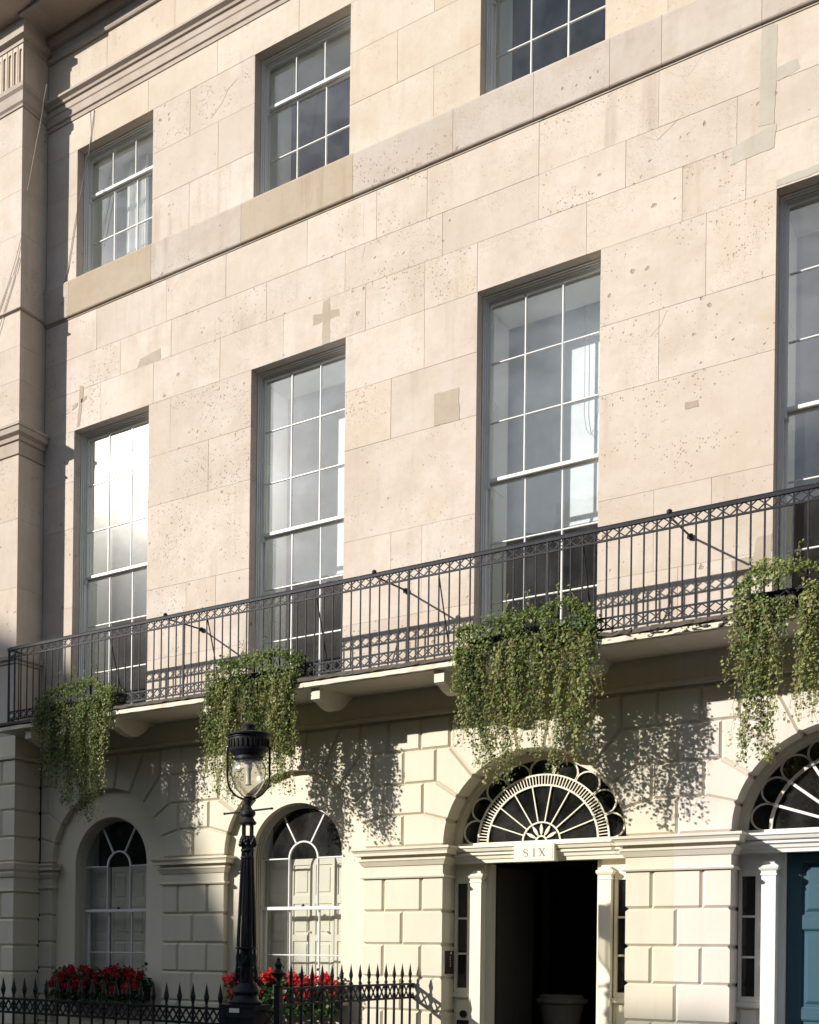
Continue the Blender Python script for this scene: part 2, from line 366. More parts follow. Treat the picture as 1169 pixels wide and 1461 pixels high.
def clip_x(poly, x0, keep='gt'):
    out = []; n = len(poly)
    ins = (lambda p: p[0] >= x0) if keep == 'gt' else (lambda p: p[0] <= x0)
    for i in range(n):
        a, b = poly[i], poly[(i+1) % n]
        if ins(a): out.append(a)
        if ins(a) != ins(b):
            t = (x0-a[0])/(b[0]-a[0]); out.append((x0, a[1]+t*(b[1]-a[1])))
    return out
def inset(poly, flags, c):
    n = len(poly); area = sum(poly[i][0]*poly[(i+1) % n][1]-poly[(i+1) % n][0]*poly[i][1] for i in range(n))
    sg = 1 if area > 0 else -1; L_ = []
    for i in range(n):
        a = Vector(poly[i]); b = Vector(poly[(i+1) % n]); d = (b-a).normalized(); nn = Vector((-d.y, d.x))*sg
        o = c if flags[i] else 0; L_.append((a+nn*o, d))
    res = []
    for i in range(n):
        p, d = L_[i-1]; q, e = L_[i]; cr = d.x*e.y-d.y*e.x
        if abs(cr) < 1e-4: res.append(tuple(q)); continue
        t = ((q.x-p.x)*e.y-(q.y-p.y)*e.x)/cr; res.append((p.x+d.x*t, p.y+d.y*t))
    return res

# ---------------------------------------------------------------- setting out (metres; facade plane y = 0)
C = [-12.090, -8.669, -5.250, -1.829, 1.592]        # bay centres
XE = 3.30                                            # right end built
RA = 1.145; ZS = 2.979; PARTY = -3.567
HB, HA = None, None

# ------------- ground
mb = MB(); mb.poly([(-150, -300, -.13), (150, -300, -.13), (150, -6.0, -.13), (-150, -6.0, -.13)]); mb.build('road', M['asphalt'], kind='structure')
mb = MB(); mb.box(-60, -16.8, -6.0, -.6, -.2, 0); mb.box(-16.8, 40, -6.0, -3.42, -.2, 0); mb.build('pavement', M['pavement'], kind='structure')
mb = MB(); mb.box(-60, 40, -6.15, -6.003, -.4, .004); mb.build('kerb', M['pavement'], kind='structure')
mb = MB(); mb.box(-16.8, -6.9, -3.42, 0.1, -2.75, -2.6); mb.box(-16.8, -6.9, -3.42, -3.25, -2.6, -.001); mb.box(-16.8, -6.9, -3.25, -3.15, -2.6, .06); mb.build('basement_area', M['pavement'], kind='structure')
mb = MB(); mb.box(-6.9, 6, -3.415, .5, -2.7, .18); mb.box(-6.75, 6, -3.415-.32, -3.418, -.1, .085); mb.build('entrance_landing', M['pavement'], kind='structure')
mb = MB(); mb.poly([(-60, -60, .0), (60, -60, .0), (60, -19, .0), (-60, -19, .0)]); mb.build('garden_lawn', M['grass'], kind='structure')

# ------------- houses (roots)
HA = thing('town_house', (-8.5, 0.3, 0), 'pale stone town house with an open doorway marked SIX and cream ground floor', 'house', 'houses of the terrace')
HB = thing('town_house', (-.2, 0.3, 0), 'right-hand neighbouring town house with a teal panelled front door and whiter painted ground floor', 'house', 'houses of the terrace')
HL = thing('town_house', (-15.2, 0.3, 0), 'projecting end house at far left with fluted stone frieze high up', 'house', 'houses of the terrace')
def owner(x): return HA if x < PARTY else HB

def block(x0, x1, z0, z1, mat, par=None, y0=0., y1=.30, g=.0012, c=.0022):
    b = MB(); b.cbox(x0+g, x1-g, y0, y1, z0+g, z1-g, c); return b.build('stone_block', mat, par or owner((x0+x1)/2))

# ------------- ashlar of the upper floors
JOGGLE = lambda: random.uniform(-.06, .06)
def row(z0, z1, xs, mat='ashlar'):
    for a, b in zip(xs[:-1], xs[1:]): block(a, b, z0, z1, M[mat], y0=random.uniform(-.0015, .0015))
XL = -13.517
WL = [-12.853, -9.432, -6.011, -2.590, .831]; WW = 1.533; WR = [x+WW for x in WL]
WU = [x+1.553 for x in WL]
piers1 = [(XL, WL[0])]+[(WR[i], WL[i+1]) for i in range(4)]+[(WR[4], XE)]
cz = {0: [5.07, 6.02, 7.10, 8.38, 9.14, 9.957], 1: [5.07, 6.02, 7.10, 8.38, 9.14, 9.957], 2: [5.07, 6.02, 7.155, 8.40, 9.20, 9.957],
      3: [5.07, 6.02, 6.96, 8.21, 9.03, 9.957], 4: [5.07, 6.02, 6.96, 8.21, 9.03, 9.957], 5: [5.07, 6.02, 6.96, 8.21, 9.03, 9.957]}
cj = {(1, 1): [-10.56, -10.02], (1, 0): [-10.35], (1, 3): [-10.18], (1, 4): [-10.9], (2, 1): [-7.185, -6.738], (2, 3): [-7.205], (2, 4): [-6.735], (2, 0): [-6.9],
      (3, 1): [-3.84, -3.22], (3, 3): [-3.805], (3, 4): [-3.307], (3, 0): [-3.567], (4, 1): [-.4, .2], (4, 3): [-.3], (4, 4): [.1], (4, 0): [-.1]}
for k, (a, b) in enumerate(piers1):
    zz = cz[k]
    for j in range(len(zz)-1):
        row(zz[j], zz[j+1], [a]+cj.get((k, j), [])+[b])
for i in range(5):       # under the first-floor windows
    block(WL[i], WR[i], 5.07, 5.20, M['ashlar'])
row(9.957, 10.585, [XL, -12.3, -11.235, -9.99, -8.9, -7.60, -6.74, -6.02, -4.65, -3.567, -2.9, -1.4, .3, 1.9, XE])
row(10.585, 11.14, [XL, -11.9, -10.9, -9.19, -7.92, -6.5, -5.235, -4.20, -3.0, -1.6, -.2, 1.3, XE])
row(11.14, 11.79, [XL, -12.4, -11.0, -9.9, -8.523, -7.45, -6.72, -5.241, -3.836, -2.64, -1.1, .3, 1.8, XE])
# band / second floor sill course
def bandblock(x0, x1, mat):
    b = MB(); g = .002
    prof = [(-.055, 11.835), (-.055, 12.372), (-.045, 12.40), (.30, 12.405), (.30, 11.792), (-.012, 11.792), (-.016, 11.815), (-.045, 11.82)]
    b.extx(prof, x0+g, x1-g); b.build('band_stone', mat, owner((x0+x1)/2))
bs = [XL, -12.975, -11.27, -9.61, -7.79, -6.35, -5.30, -4.385, -3.80, -2.75, -1.2, .4, 2.0, XE]
for a, b_ in zip(bs[:-1], bs[1:]):
    bandblock(a, b_, M['sillstone'] if (abs(a+12.975) < .01 or abs(a+9.61) < .01) else M['ashlar_band'])
piers2 = [(XL, WL[0])]+[(WU[i], WL[i+1]) for i in range(4)]+[(WU[4], XE)]
for k, (a, b) in enumerate(piers2):
    for j, (z0, z1) in enumerate(((12.405, 13.10), (13.10, 13.80), (13.80, 14.495))):
        if b-a < 1: row(z0, z1, [a, b], 'ashlar'); continue
        t = a+(b-a)*(.38 if (j+k) % 2 else .66); row(z0, z1, [a, t, b], 'ashlar_top' if k > 1 else 'ashlar')
row(14.495, 15.005, [XL, -12.5, -11.4, -10.1, -8.7, -7.4, -6.1, -4.9, -3.567, -2.2, -.9, .6, 2.0, XE], 'ashlar_top')
row(15.42, 16.12, [XL, -12.25, -10.9, -9.6, -8.2, -6.9, -5.3, -3.567, -1.9, -.3, 1.4, XE], 'ashlar_top')
for par, x0, x1 in ((HA, XL, PARTY), (HB, PARTY, XE)):
    b = MB(); b.extx([(0.3, 15.005), (-.015, 15.005), (-.02, 15.06), (-.045, 15.075), (-.045, 15.20), (-.06, 15.215), (-.06, 15.30), (-.09, 15.315), (-.10, 15.35), (-.155, 15.385), (-.155, 15.42), (0, 15.435), (.3, 15.435)], x0, x1)
    b.build('string_moulding', M['moulding'], par)
    b = MB(); b.extx([(.3, 16.12), (-.04, 16.12), (-.055, 16.15), (-.055, 16.19), (-.02, 16.20), (-.02, 16.32), (-.08, 16.36), (-.12, 16.44), (-.12, 16.50), (-.72, 16.52), (-.72, 16.66), (-.80, 16.78), (-.82, 16.86), (.3, 16.9)], x0, x1)
    b.build('cornice', M['moulding'], par)
    b = MB(); b.box(x0, x1, .05, .45, 16.9, 18.0); b.build('parapet', M['ashlar_top'], par)
    # backing wall, roof and party walls
    b = MB(); b.box(x0, x1, .05, 8, 17.4, 17.5); b.box(x0, x1, 7.9, 8.0, -2.6, 17.4); b.build('roof', M['slate'], par)
b = MB(); b.box(XL-.1, XL-.002, .02, 8, -2.6, 17.4); b.box(XE, XE+.1, 0, 8, -2.6, 17.4)
for x in (PARTY,): b.box(x-.05, x+.05, .5, 7.9, -2.6, 17.4)
b.build('party_wall', M['dark'], HA)

# backing behind the ashlar (with openings)
def backing(par, x0, x1, wins):
    b = MB(); y0, y1 = .296, .93
    def strip(z0, z1, holes):
        x = x0
        for (l, r) in holes:
            if r < x0 or l > x1: continue
            b.box(x, max(l, x), y0, y1, z0, z1); x = r
        if x < x1: b.box(x, x1, y0, y1, z0, z1)
    h1 = [(WL[i]+.03, WR[i]-.03) for i in wins]; h2 = [(WL[i]+.03, WU[i]-.03) for i in wins]
    strip(4.30, 5.20, []); strip(5.20, 9.90, h1); strip(9.90, 12.40, []); strip(12.40, 14.44, h2); strip(14.44, 17.4, [])
    b.build('backing_wall', M['jamb'], par)
backing(HA, XL, PARTY, (0, 1, 2)); backing(HB, PARTY, XE, (3, 4))

# mortar bedding a few millimetres behind the stone faces
for par, x0, x1 in ((HA, XL, PARTY), (HB, PARTY, XE)):
    b = MB(); e = .012
    def mo(a, c_, z0, z1):
        a, c_ = max(a, x0+.001), min(c_, x1-.001)
        if c_ > a: b.box(a, c_, .006, .285, z0, z1)
    for a, c_ in piers1: mo(a+e, c_-e, 5.08, 9.95)
    for a, c_ in piers2: mo(a+e, c_-e, 12.42, 14.48)
    mo(x0, x1, 9.975, 11.785); mo(x0, x1, 14.51, 15.0); mo(x0, x1, 15.44, 16.1)
    b.build('mortar_bed', M['mortar'], par)
# ------------- stone repairs (thin, standing just proud)
def patch(polys, mat, par=HA):
    b = MB()
    for p in polys:
        q = []
        for k in range(len(p)):
            a, c_ = Vector(p[k]), Vector(p[(k+1) % len(p)]); m = max(1, int((c_-a).length/.05))
            for t in range(m): v = a+(c_-a)*t/m; q.append((v.x+random.uniform(-.007, .007), v.y+random.uniform(-.007, .007)))
        b.exty(q, -.003, .02)
    b.build('stone_patch', mat, par)
patch([[(-8.27, 9.965), (-8.14, 9.965), (-8.15, 10.57), (-8.26, 10.56)], [(-8.42, 10.27), (-8.275, 10.28), (-8.27, 10.40), (-8.41, 10.42)], [(-8.135, 10.29), (-8.0, 10.28), (-8.01, 10.37), (-8.14, 10.41)]], M['repair'])
patch([[(-6.59, 8.41), (-6.24, 8.40), (-6.25, 8.815), (-6.59, 8.82)]], M['repair'])
patch([[(-12.80, 10.0), (-12.74, 10.0), (-12.66, 10.62), (-12.74, 10.66)], [(-12.92, 10.30), (-12.79, 10.34), (-12.78, 10.40), (-12.9, 10.38)], [(-12.72, 10.37), (-12.6, 10.40), (-12.6, 10.46), (-12.71, 10.43)]], M['repair'])
patch([[(-2.78, 10.72), (-2.62, 10.68), (-2.60, 11.76), (-2.76, 11.785)], [(-2.60, 11.13), (-2.38, 11.18), (-2.41, 11.30), (-2.60, 11.28)], [(-3.05, 10.40), (-2.62, 10.42), (-2.60, 10.67), (-3.05, 10.60)]], M['repair_grey'], HB)
patch([[(-2.60, 9.985), (-1.0, 9.985), (-1.0, 10.08), (-2.60, 10.06)]], M['repair_grey'], HB)
patch([[(-3.52, 7.80), (-3.37, 7.80), (-3.37, 7.87), (-3.51, 7.88)]], M['repair'], HB)
patch([[(-11.55, 10.60), (-11.1, 10.60), (-11.1, 10.76), (-11.5, 10.72)]], M['repair'])
patch([[(-3.0, 5.75), (-2.6, 5.75), (-2.6, 6.2), (-2.75, 6.2), (-2.78, 6.0), (-3.0, 5.98)]], M['repair'], HB)
def crack(pts, par=HA):
    b = MB(); b.tube([(x, -.0005, z) for x, z in pts], .002, 4); b.build('crack', M['mortar'], par)
crack([(-3.75, 11.75), (-3.6, 11.62), (-3.52, 11.60), (-3.35, 11.78)], HB); crack([(-4.0, 11.10), (-3.85, 11.0), (-3.7, 11.09), (-3.55, 11.2)], HB)
crack([(-3.9, 8.75), (-3.78, 8.85), (-3.72, 9.0)], HB); crack([(-7.66, 10.95), (-7.62, 11.1), (-7.65, 11.3), (-7.64, 11.7)]); crack([(-10.2, 13.9), (-10.0, 14.05), (-9.9, 14.2), (-9.75, 14.28)])
crack([(-10.93, 11.55), (-10.85, 11.62), (-10.76, 11.7), (-10.7, 11.78)])

# ------------- sash windows (window > frame is the mesh itself; glazing_bar, sash_rail, pane are sub-parts)
pane_cache = {}
def sub_box(name, par, x0, x1, y0, y1, z0, z1, mat, tilt=0):
    key = (name, round(x1-x0, 3), round(z1-z0, 3), round(y1-y0, 3), mat.name)
    if key not in pane_cache:
        b = MB()
        if name == 'pane': b.poly([(x0, y0, z0), (x1, y0, z0), (x1, y0, z1), (x0, y0, z1)])
        else: b.cbox(x0, x1, y0, y1, z0, z1, min(.006, (x1-x0)*.3, (z1-z0)*.3))
        pane_cache[key] = b.mesh(name, mat, ((x0+x1)/2, y0, z0))
    o = link(name, pane_cache[key], ((x0+x1)/2, y0, z0), par)
    if name == 'pane':
        o.rotation_euler = (R(random.uniform(-.10, .10)), 0, R(random.uniform(-.12, .12)))
    return o
def sash_window(par, xl, xr, z0, z1, rows_top, rows_bot, zmeet, mat_bar, mat_frame, bottoms=None, yf=.16):
    xc = (xl+xr)/2
    b = MB()
    # stepped box frame in the reveal
    for k, (w, ya, yb) in enumerate(((.014, yf, .34), (.028, yf+.03, .34), (.045, yf+.06, .34))):
        g = .0015*k
        a, c_, t = xl+g+.001, xr-g-.001, z1-g-.001
        w0 = 0 if k == 0 else (.014, .028)[k-1]
        b.box(a+w0, a+w, ya, yb, z0, t-w0); b.box(c_-w, c_-w0, ya, yb, z0, t-w0); b.box(a+w, c_-w, ya, yb, t-w, t-w0)
    b.box(xl+.001, xr-.001, yf-.04, .34, z0, z0+.05)
    wn = b.build('window', mat_frame, par)
    il, ir, it = xl+.045, xr-.045, z1-.045
    st = .034
    for which, (za, zb, rows, y) in enumerate(((zmeet, it, rows_top, yf+.085), (z0+.05, zmeet+.02, rows_bot, yf+.135))):
        bm_ = mat_bar
        sub_box('sash_stile', wn, il, il+st, y, y+.042, za, zb, mat_frame if False else bm_); sub_box('sash_stile', wn, ir-st, ir, y, y+.042, za, zb, bm_)
        sub_box('sash_rail', wn, il+st, ir-st, y-.003, y+.042, zb-(.05 if which == 0 else .045), zb, bm_ if which == 0 else M['framegrey'])
        sub_box('sash_rail', wn, il+st, ir-st, y-.004, y+.042, za, za+(.048 if which == 0 else .075), bm_)
        gx = [il+st, xc-.235, xc+.235, ir-st]; zlo, zhi = za+(.048 if which == 0 else .075), zb-.05
        zs = [zlo]+[v for v in (bottoms[which] if bottoms else [zlo+(zhi-zlo)*k/rows for k in range(1, rows)])]+[zhi]
        for x in gx[1:-1]: sub_box('glazing_bar', wn, x-.010, x+.010, y+.004, y+.036, zlo, zhi, bm_)
        for z in zs[1:-1]:
            for xa, xb in zip(gx[:-1], gx[1:]): sub_box('glazing_bar', wn, xa+.010, xb-.010, y+.006, y+.034, z-.010, z+.010, bm_)
        for xa, xb in zip(gx[:-1], gx[1:]):
            for a, c_ in zip(zs[:-1], zs[1:]): sub_box('pane', wn, xa, xb, y+.020, y+.022, a, c_, M['glass'])
    b = MB(); b.box(il+.004, il+.034, yf+.07, yf+.12, zmeet-.07, zmeet-.001); b.build('sash_horn', mat_frame, wn)
    return wn
for i in range(5):
    par = HA if i < 3 else HB
    wf = M['whitepaint']
    sash_window(par, WL[i], WR[i], 5.20, 9.957, 3, 3, 7.60, wf, M['framegrey'], bottoms=([8.36, 9.115], [6.07, 6.835]))
    sash_window(par, WL[i], WU[i], 12.405, 14.495, 1, 2, 13.80, wf, M['framegrey'], bottoms=([], [13.08]))
    # inner splay linings
    b = MB(); l, r = WL[i]+.05, WR[i]-.05
    b.box(l-.018, l-.003, .352, .929, 5.2, 9.85); b.box(r+.003, r+.018, .352, .929, 5.2, 9.85); b.box(l-.018, r+.018, .352, .929, 9.86, 9.897); b.box(l-.018, r+.018, .352, .929, 5.202, 5.25)
    for k in range(4): b.box(l-.004, l+.003, .42, .85, 5.35+k*1.12, 5.35+k*1.12+1.0)
    b.build('window_lining', M['jamb'], par)
    b = MB(); l, r = WL[i]+.05, WU[i]-.05
    b.box(l-.018, l-.003, .352, .929, 12.41, 14.39); b.box(r+.003, r+.018, .352, .929, 12.41, 14.39); b.box(l-.018, r+.018, .352, .929, 14.395, 14.435)
    b.build('window_lining', M['jamb'], par)
# roller blinds behind the tall windows
for i in range(3):
    b = MB(); b.box(WL[i]-.05, WR[i]+.05, 1.05, 1.054, 7.13, 9.99); b.tube([(WL[i]-.05, 1.052, 7.13), (WR[i]+.05, 1.052, 7.13)], .012, 6)
    b.tube([(WL[i]-.05, 1.07, 10.02), (WR[i]+.05, 1.07, 10.02)], .03, 8)
    o = b.build('roller_blind', M['blind'])
    tag(o, ['pale roller blind pulled half down behind the sun-flared tall window at left', 'pale roller blind pulled half down behind the tall window above the lantern', 'pale roller blind pulled half down behind the tall window above the open doorway'][i], 'blind', 'roller blinds in the tall windows')
    if i == 2:
        b = MB(); b.tube([(-4.98, 1.0, 9.9), (-4.98, 1.0, 8.5), (-4.95, 1.0, 8.3), (-4.90, 1.0, 8.22), (-4.84, 1.0, 8.3), (-4.80, 1.0, 8.5), (-4.78, 1.0, 9.9)], .004, 5)
        b.build('pull_cord', M['cable'], o)
# rooms
def room(par, x0, x1, y0, y1, z0, z1, mat, fl='floor'):
    b = MB()
    b.poly([(x0, y1, z0), (x1, y1, z0), (x1, y1, z1), (x0, y1, z1)]); b.poly([(x0, y0, z0), (x0, y1, z0), (x0, y1, z1), (x0, y0, z1)])
    b.poly([(x1, y0, z0), (x1, y1, z0), (x1, y1, z1), (x1, y0, z1)]); b.poly([(x0, y0, z1), (x1, y0, z1), (x1, y1, z1), (x0, y1, z1)])
    b.poly([(x0, y0, z0), (x1, y0, z0), (x1, y1, z0), (x0, y1, z0)])
    b.build('room', mat, par)
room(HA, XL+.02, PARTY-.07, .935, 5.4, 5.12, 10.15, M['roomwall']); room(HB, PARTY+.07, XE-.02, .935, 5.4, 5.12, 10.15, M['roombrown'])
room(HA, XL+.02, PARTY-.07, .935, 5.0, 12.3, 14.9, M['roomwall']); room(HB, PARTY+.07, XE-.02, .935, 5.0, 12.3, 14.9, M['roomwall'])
# white curtain in the top left window, brown pelmet room fittings right
def curtain(x0, x1, y, z0, z1, label):
    b = MB(); n = 28; A = []
    for k in range(n+1):
        x = x0+(x1-x0)*k/n; A.append((x, y+.03*math.sin(k*1.9)+.012*math.sin(k*.7)))
    for k in range(n): b.poly([(A[k][0], A[k][1], z0), (A[k+1][0], A[k+1][1], z0), (A[k+1][0], A[k+1][1], z1), (A[k][0], A[k][1], z1)])
    tag(b.build('curtain', M['curtain'], smooth=True), label, 'curtain')
curtain(-12.32, -11.88, .62, 12.45, 14.38, 'white pleated curtain hanging in the middle of the top left window')
b = MB(); b.box(-2.2, -.9, 1.3, 1.36, 7.7, 9.3)
for k in range(14): b.box(-2.2, -.9, 1.26, 1.30, 7.75+k*.11, 7.80+k*.11)
tag(b.build('slatted_screen', M['roombrown']), 'brown slatted screen standing inside the right-hand tall window', 'screen')

# ------------- ground floor: rusticated painted stucco
RC = .031
def rblock(x0, x1, z0, z1, cl, cr_, y0=0., y1=.45, side_l=False, side_r=False, mat=None, par=None, top=True, bot=True):
    c = RC
    def plan(d):      # d = inset at horizontal joints
        il = d if side_l else 0; ir = d if side_r else 0
        pl = c if cl else 0; pr = c if cr_ else 0
        xl, xr = x0+il, x1-ir; yf = y0+d
        return [(xl, max(yf, y0+pl)), (xl+max(pl-d, 0)+(d if cl else 0), yf), (xr-max(pr-d, 0)-(d if cr_ else 0), yf), (xr, max(yf, y0+pr)), (xr, y1), (xl, y1)]
    P0 = plan(0.); P1 = plan(c)
    rings = []
    if bot: rings.append([(x, y, z0+.0005) for x, y in P1])
    rings.append([(x, y, z0+(c if bot else 0)) for x, y in P0]); rings.append([(x, y, z1-(c if top else 0)) for x, y in P0])
    if top: rings.append([(x, y, z1-.0005) for x, y in P1])
    b = MB(); b.layers(rings); return b.build('rusticated_block', mat or M['stucco'], par or owner((x0+x1)/2-.001))
def rpoly(poly, flags, y0=0., y1=.45, par=None):
    # notch corners where a joint meets the arch edge, chamfer the joints
    n = len(poly); P = []; F = []
    for i in range(n):
        p = Vector(poly[i]); fin, fout = flags[i-1], flags[i]
        if fin != fout and (fin == 2 or fout == 2):
            a = Vector(poly[i-1]); q = Vector(poly[(i+1) % n])
            P.append(tuple(p+(a-p).normalized()*RC)); F.append(0)
            P.append(tuple(p+(q-p).normalized()*RC)); F.append(fout)
        else: P.append(tuple(p)); F.append(fout)
    fl = [f == 1 for f in F]; I = inset(P, fl, RC*.97)
    b = MB(); b.layers([[(x, y0, z) for x, z in I], [(x, y0+RC, z) for x, z in P], [(x, y1, z) for x, z in P]])
    xc = sum(p[0] for p in poly)/n
    return b.build('rusticated_block', M['stucco'], par or owner(xc))
ang = [16.36*k for k in range(6)]            # joints measured up from the springing
def arcpts(cx, a0, a1, n=4):                 # angle from +x
    return [(cx+RA*math.cos(R(a0+(a1-a0)*k/n)), ZS+RA*math.sin(R(a0+(a1-a0)*k/n))) for k in range(n+1)]
ZT = 4.645
for bi, cx in enumerate(C):
    for sgn in (-1, 1):
        if bi == 4 and sgn == 1: xlim = XE
        lim = None
        if bi == 0 and sgn == -1: lim = XL
        def A(k, k1):   # arc points between joint k and k1 on this side
            if sgn == -1: return arcpts(cx, 180-ang[k], 180-ang[k1])
            return arcpts(cx, ang[k], ang[k1])
        X = lambda d: cx+sgn*d
        mid = 1.7105
        shapes = []
        # each: list of points with edge flags (1 joint, 2 arch, 0 plain)
        a = A(0, 1); shapes.append((([(X(mid), ZS)]+a+[(X(1.43), 3.395), (X(mid), 3.395)]), [1]+[2]*4+[1, 1, 1]))
        a = A(1, 2); shapes.append(((a+[(X(1.255), 3.80), (X(1.43), 3.80), (X(1.43), 3.395)]), [2]*4+[1, 1, 1, 1]))
        a = A(2, 3); shapes.append(((a+[(X(1.065), 4.23), (X(1.255), 4.23), (X(1.255), 3.80)]), [2]*4+[1, 1, 1, 1]))
        t4 = (ZT-ZS)/math.tan(R(ang[4]))
        a = A(3, 4); shapes.append(((a+[(X(t4), ZT), (X(1.065), ZT), (X(1.065), 4.23)]), [2]*4+[1, 1, 1, 1]))
        t5 = (ZT-ZS)/math.tan(R(ang[5]))
        a = A(4, 5); shapes.append(((a+[(X(t5), ZT), (X(t4), ZT)]), [2]*4+[1, 1, 1]))
        # fillers beside the voussoirs up to pier centre
        shapes.append(([(X(mid), 3.80), (X(1.255), 3.80), (X(1.255), 4.23), (X(mid), 4.23)], [1]*4))
        shapes.append(([(X(1.475), 4.23), (X(1.065), 4.23), (X(1.065), ZT), (X(1.475), ZT)], [1]*4))
        for poly, fl in shapes:
            if lim is not None:
                if all(p[0] < lim for p in poly): continue
                if any(p[0] < lim-1e-6 for p in poly):
                    poly = clip_x(poly, lim); fl = [2 if (abs(math.hypot(p[0]-cx, p[1]-ZS)-RA) < .004 and abs(math.hypot(q[0]-cx, q[1]-ZS)-RA) < .004) else 1 for p, q in zip(poly, poly[1:]+poly[:1])]
            rpoly(poly, fl, par=(HA if bi < 3 else HB))
    a = arcpts(cx, ang[5], 180-ang[5], 4); t5 = (ZT-ZS)/math.tan(R(ang[5]))
    rpoly(a+[(cx-t5, ZT), (cx+t5, ZT)], [2]*4+[1, 1, 1], par=(HA if bi < 3 else HB))
PC = [C[i]-1.7105 for i in range(1, 5)]+[C[4]+1.7105]
zc = [2.565, 2.132, 1.697, 1.268, .83, .39, -.05, -.5, -.95, -1.4, -1.85, -2.3, -2.6]
for j, pc in enumerate(PC):
    rpoly([(pc-.2805, 3.395), (pc+.2805, 3.395), (pc+.2805, 3.80), (pc-.2805, 3.80)], [1]*4, par=owner(pc-.01))
    rpoly([(pc-.2355, 4.23), (pc+.2355, 4.23), (pc+.2355, ZT), (pc-.2355, ZT)], [1]*4, par=owner(pc-.01))
    xl, xr = pc-.5655, pc+.5655
    for k in range(len(zc)-1):
        z1, z0 = zc[k], zc[k+1]; tp = k > 0
        if k % 2 == 0:
            rblock(xl, pc-.27, z0, z1, False, True, side_l=True, top=tp); rblock(pc-.27, pc+.27, z0, z1, True, True, top=tp, par=owner(pc-.05)); rblock(pc+.27, xr, z0, z1, True, False, side_r=True, top=tp)
        else:
            rblock(xl, pc, z0, z1, False, True, side_l=True); rblock(pc, xr, z0, z1, True, False, side_r=True)
    # impost with its return round the reveals
    prof = [(0, 2.564), (.03, 2.566), (.038, 2.585), (.03, 2.604), (.004, 2.610), (.004, 2.728), (.02, 2.732), (.032, 2.755), (.05, 2.79), (.062, 2.80), (.062, 2.826), (.03, 2.832), (.03, 2.862), (.105, 2.866), (.105, 2.90), (.118, 2.925), (.135, 2.938), (.135, 2.968), (.0, 2.979)]
    b = MB()
    b.layers([[(xl-o, -o, z), (xr+o, -o, z), (xr+o, .45, z), (xl-o, .45, z)] for o, z in prof]); b.build('impost', M['stucco'], owner(pc-.01))
# leftmost half pier
xl, xr = XL+.001, C[0]-RA
for k in range(len(zc)-1): rblock(xl, xr, zc[k+1], zc[k], False, False, side_r=True, top=k > 0, par=HA)
b = MB(); b.layers([[(xl, -o, z), (xr+o, -o, z), (xr+o, .45, z), (xl, .45, z)] for o, z in prof]); b.build('impost', M['stucco'], HA)
# string and frieze under the balcony
for par, x0, x1 in ((HA, XL+.001, PARTY), (HB, PARTY, XE)):
    b = MB(); b.extx([(.45, 4.646), (.035, 4.646), (.035, 4.664), (-.058, 4.666), (-.064, 4.70), (-.04, 4.725), (-.022, 4.735), (-.022, 5.03), (.45, 5.03)], x0, x1); b.build('frieze', M['stucco'], par)
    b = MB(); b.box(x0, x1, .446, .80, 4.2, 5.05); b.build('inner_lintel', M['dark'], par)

def outline(cx, r, zs, zb, n=28):
    return [(cx-r, zb)]+[(cx+r*math.cos(PI-PI*k/n), zs+r*math.sin(PI-PI*k/n)) for k in range(n+1)]+[(cx+r, zb)]
def ringface(b, o1, o2, y):
    for k in range(len(o1)-1): b.poly([(o1[k][0], y, o1[k][1]), (o2[k][0], y, o2[k][1]), (o2[k+1][0], y, o2[k+1][1]), (o1[k+1][0], y, o1[k+1][1])])
def reveal(b, o, y0, y1):
    for k in range(len(o)-1): b.poly([(o[k][0], y0, o[k][1]), (o[k+1][0], y0, o[k+1][1]), (o[k+1][0], y1, o[k+1][1]), (o[k][0], y1, o[k][1])])

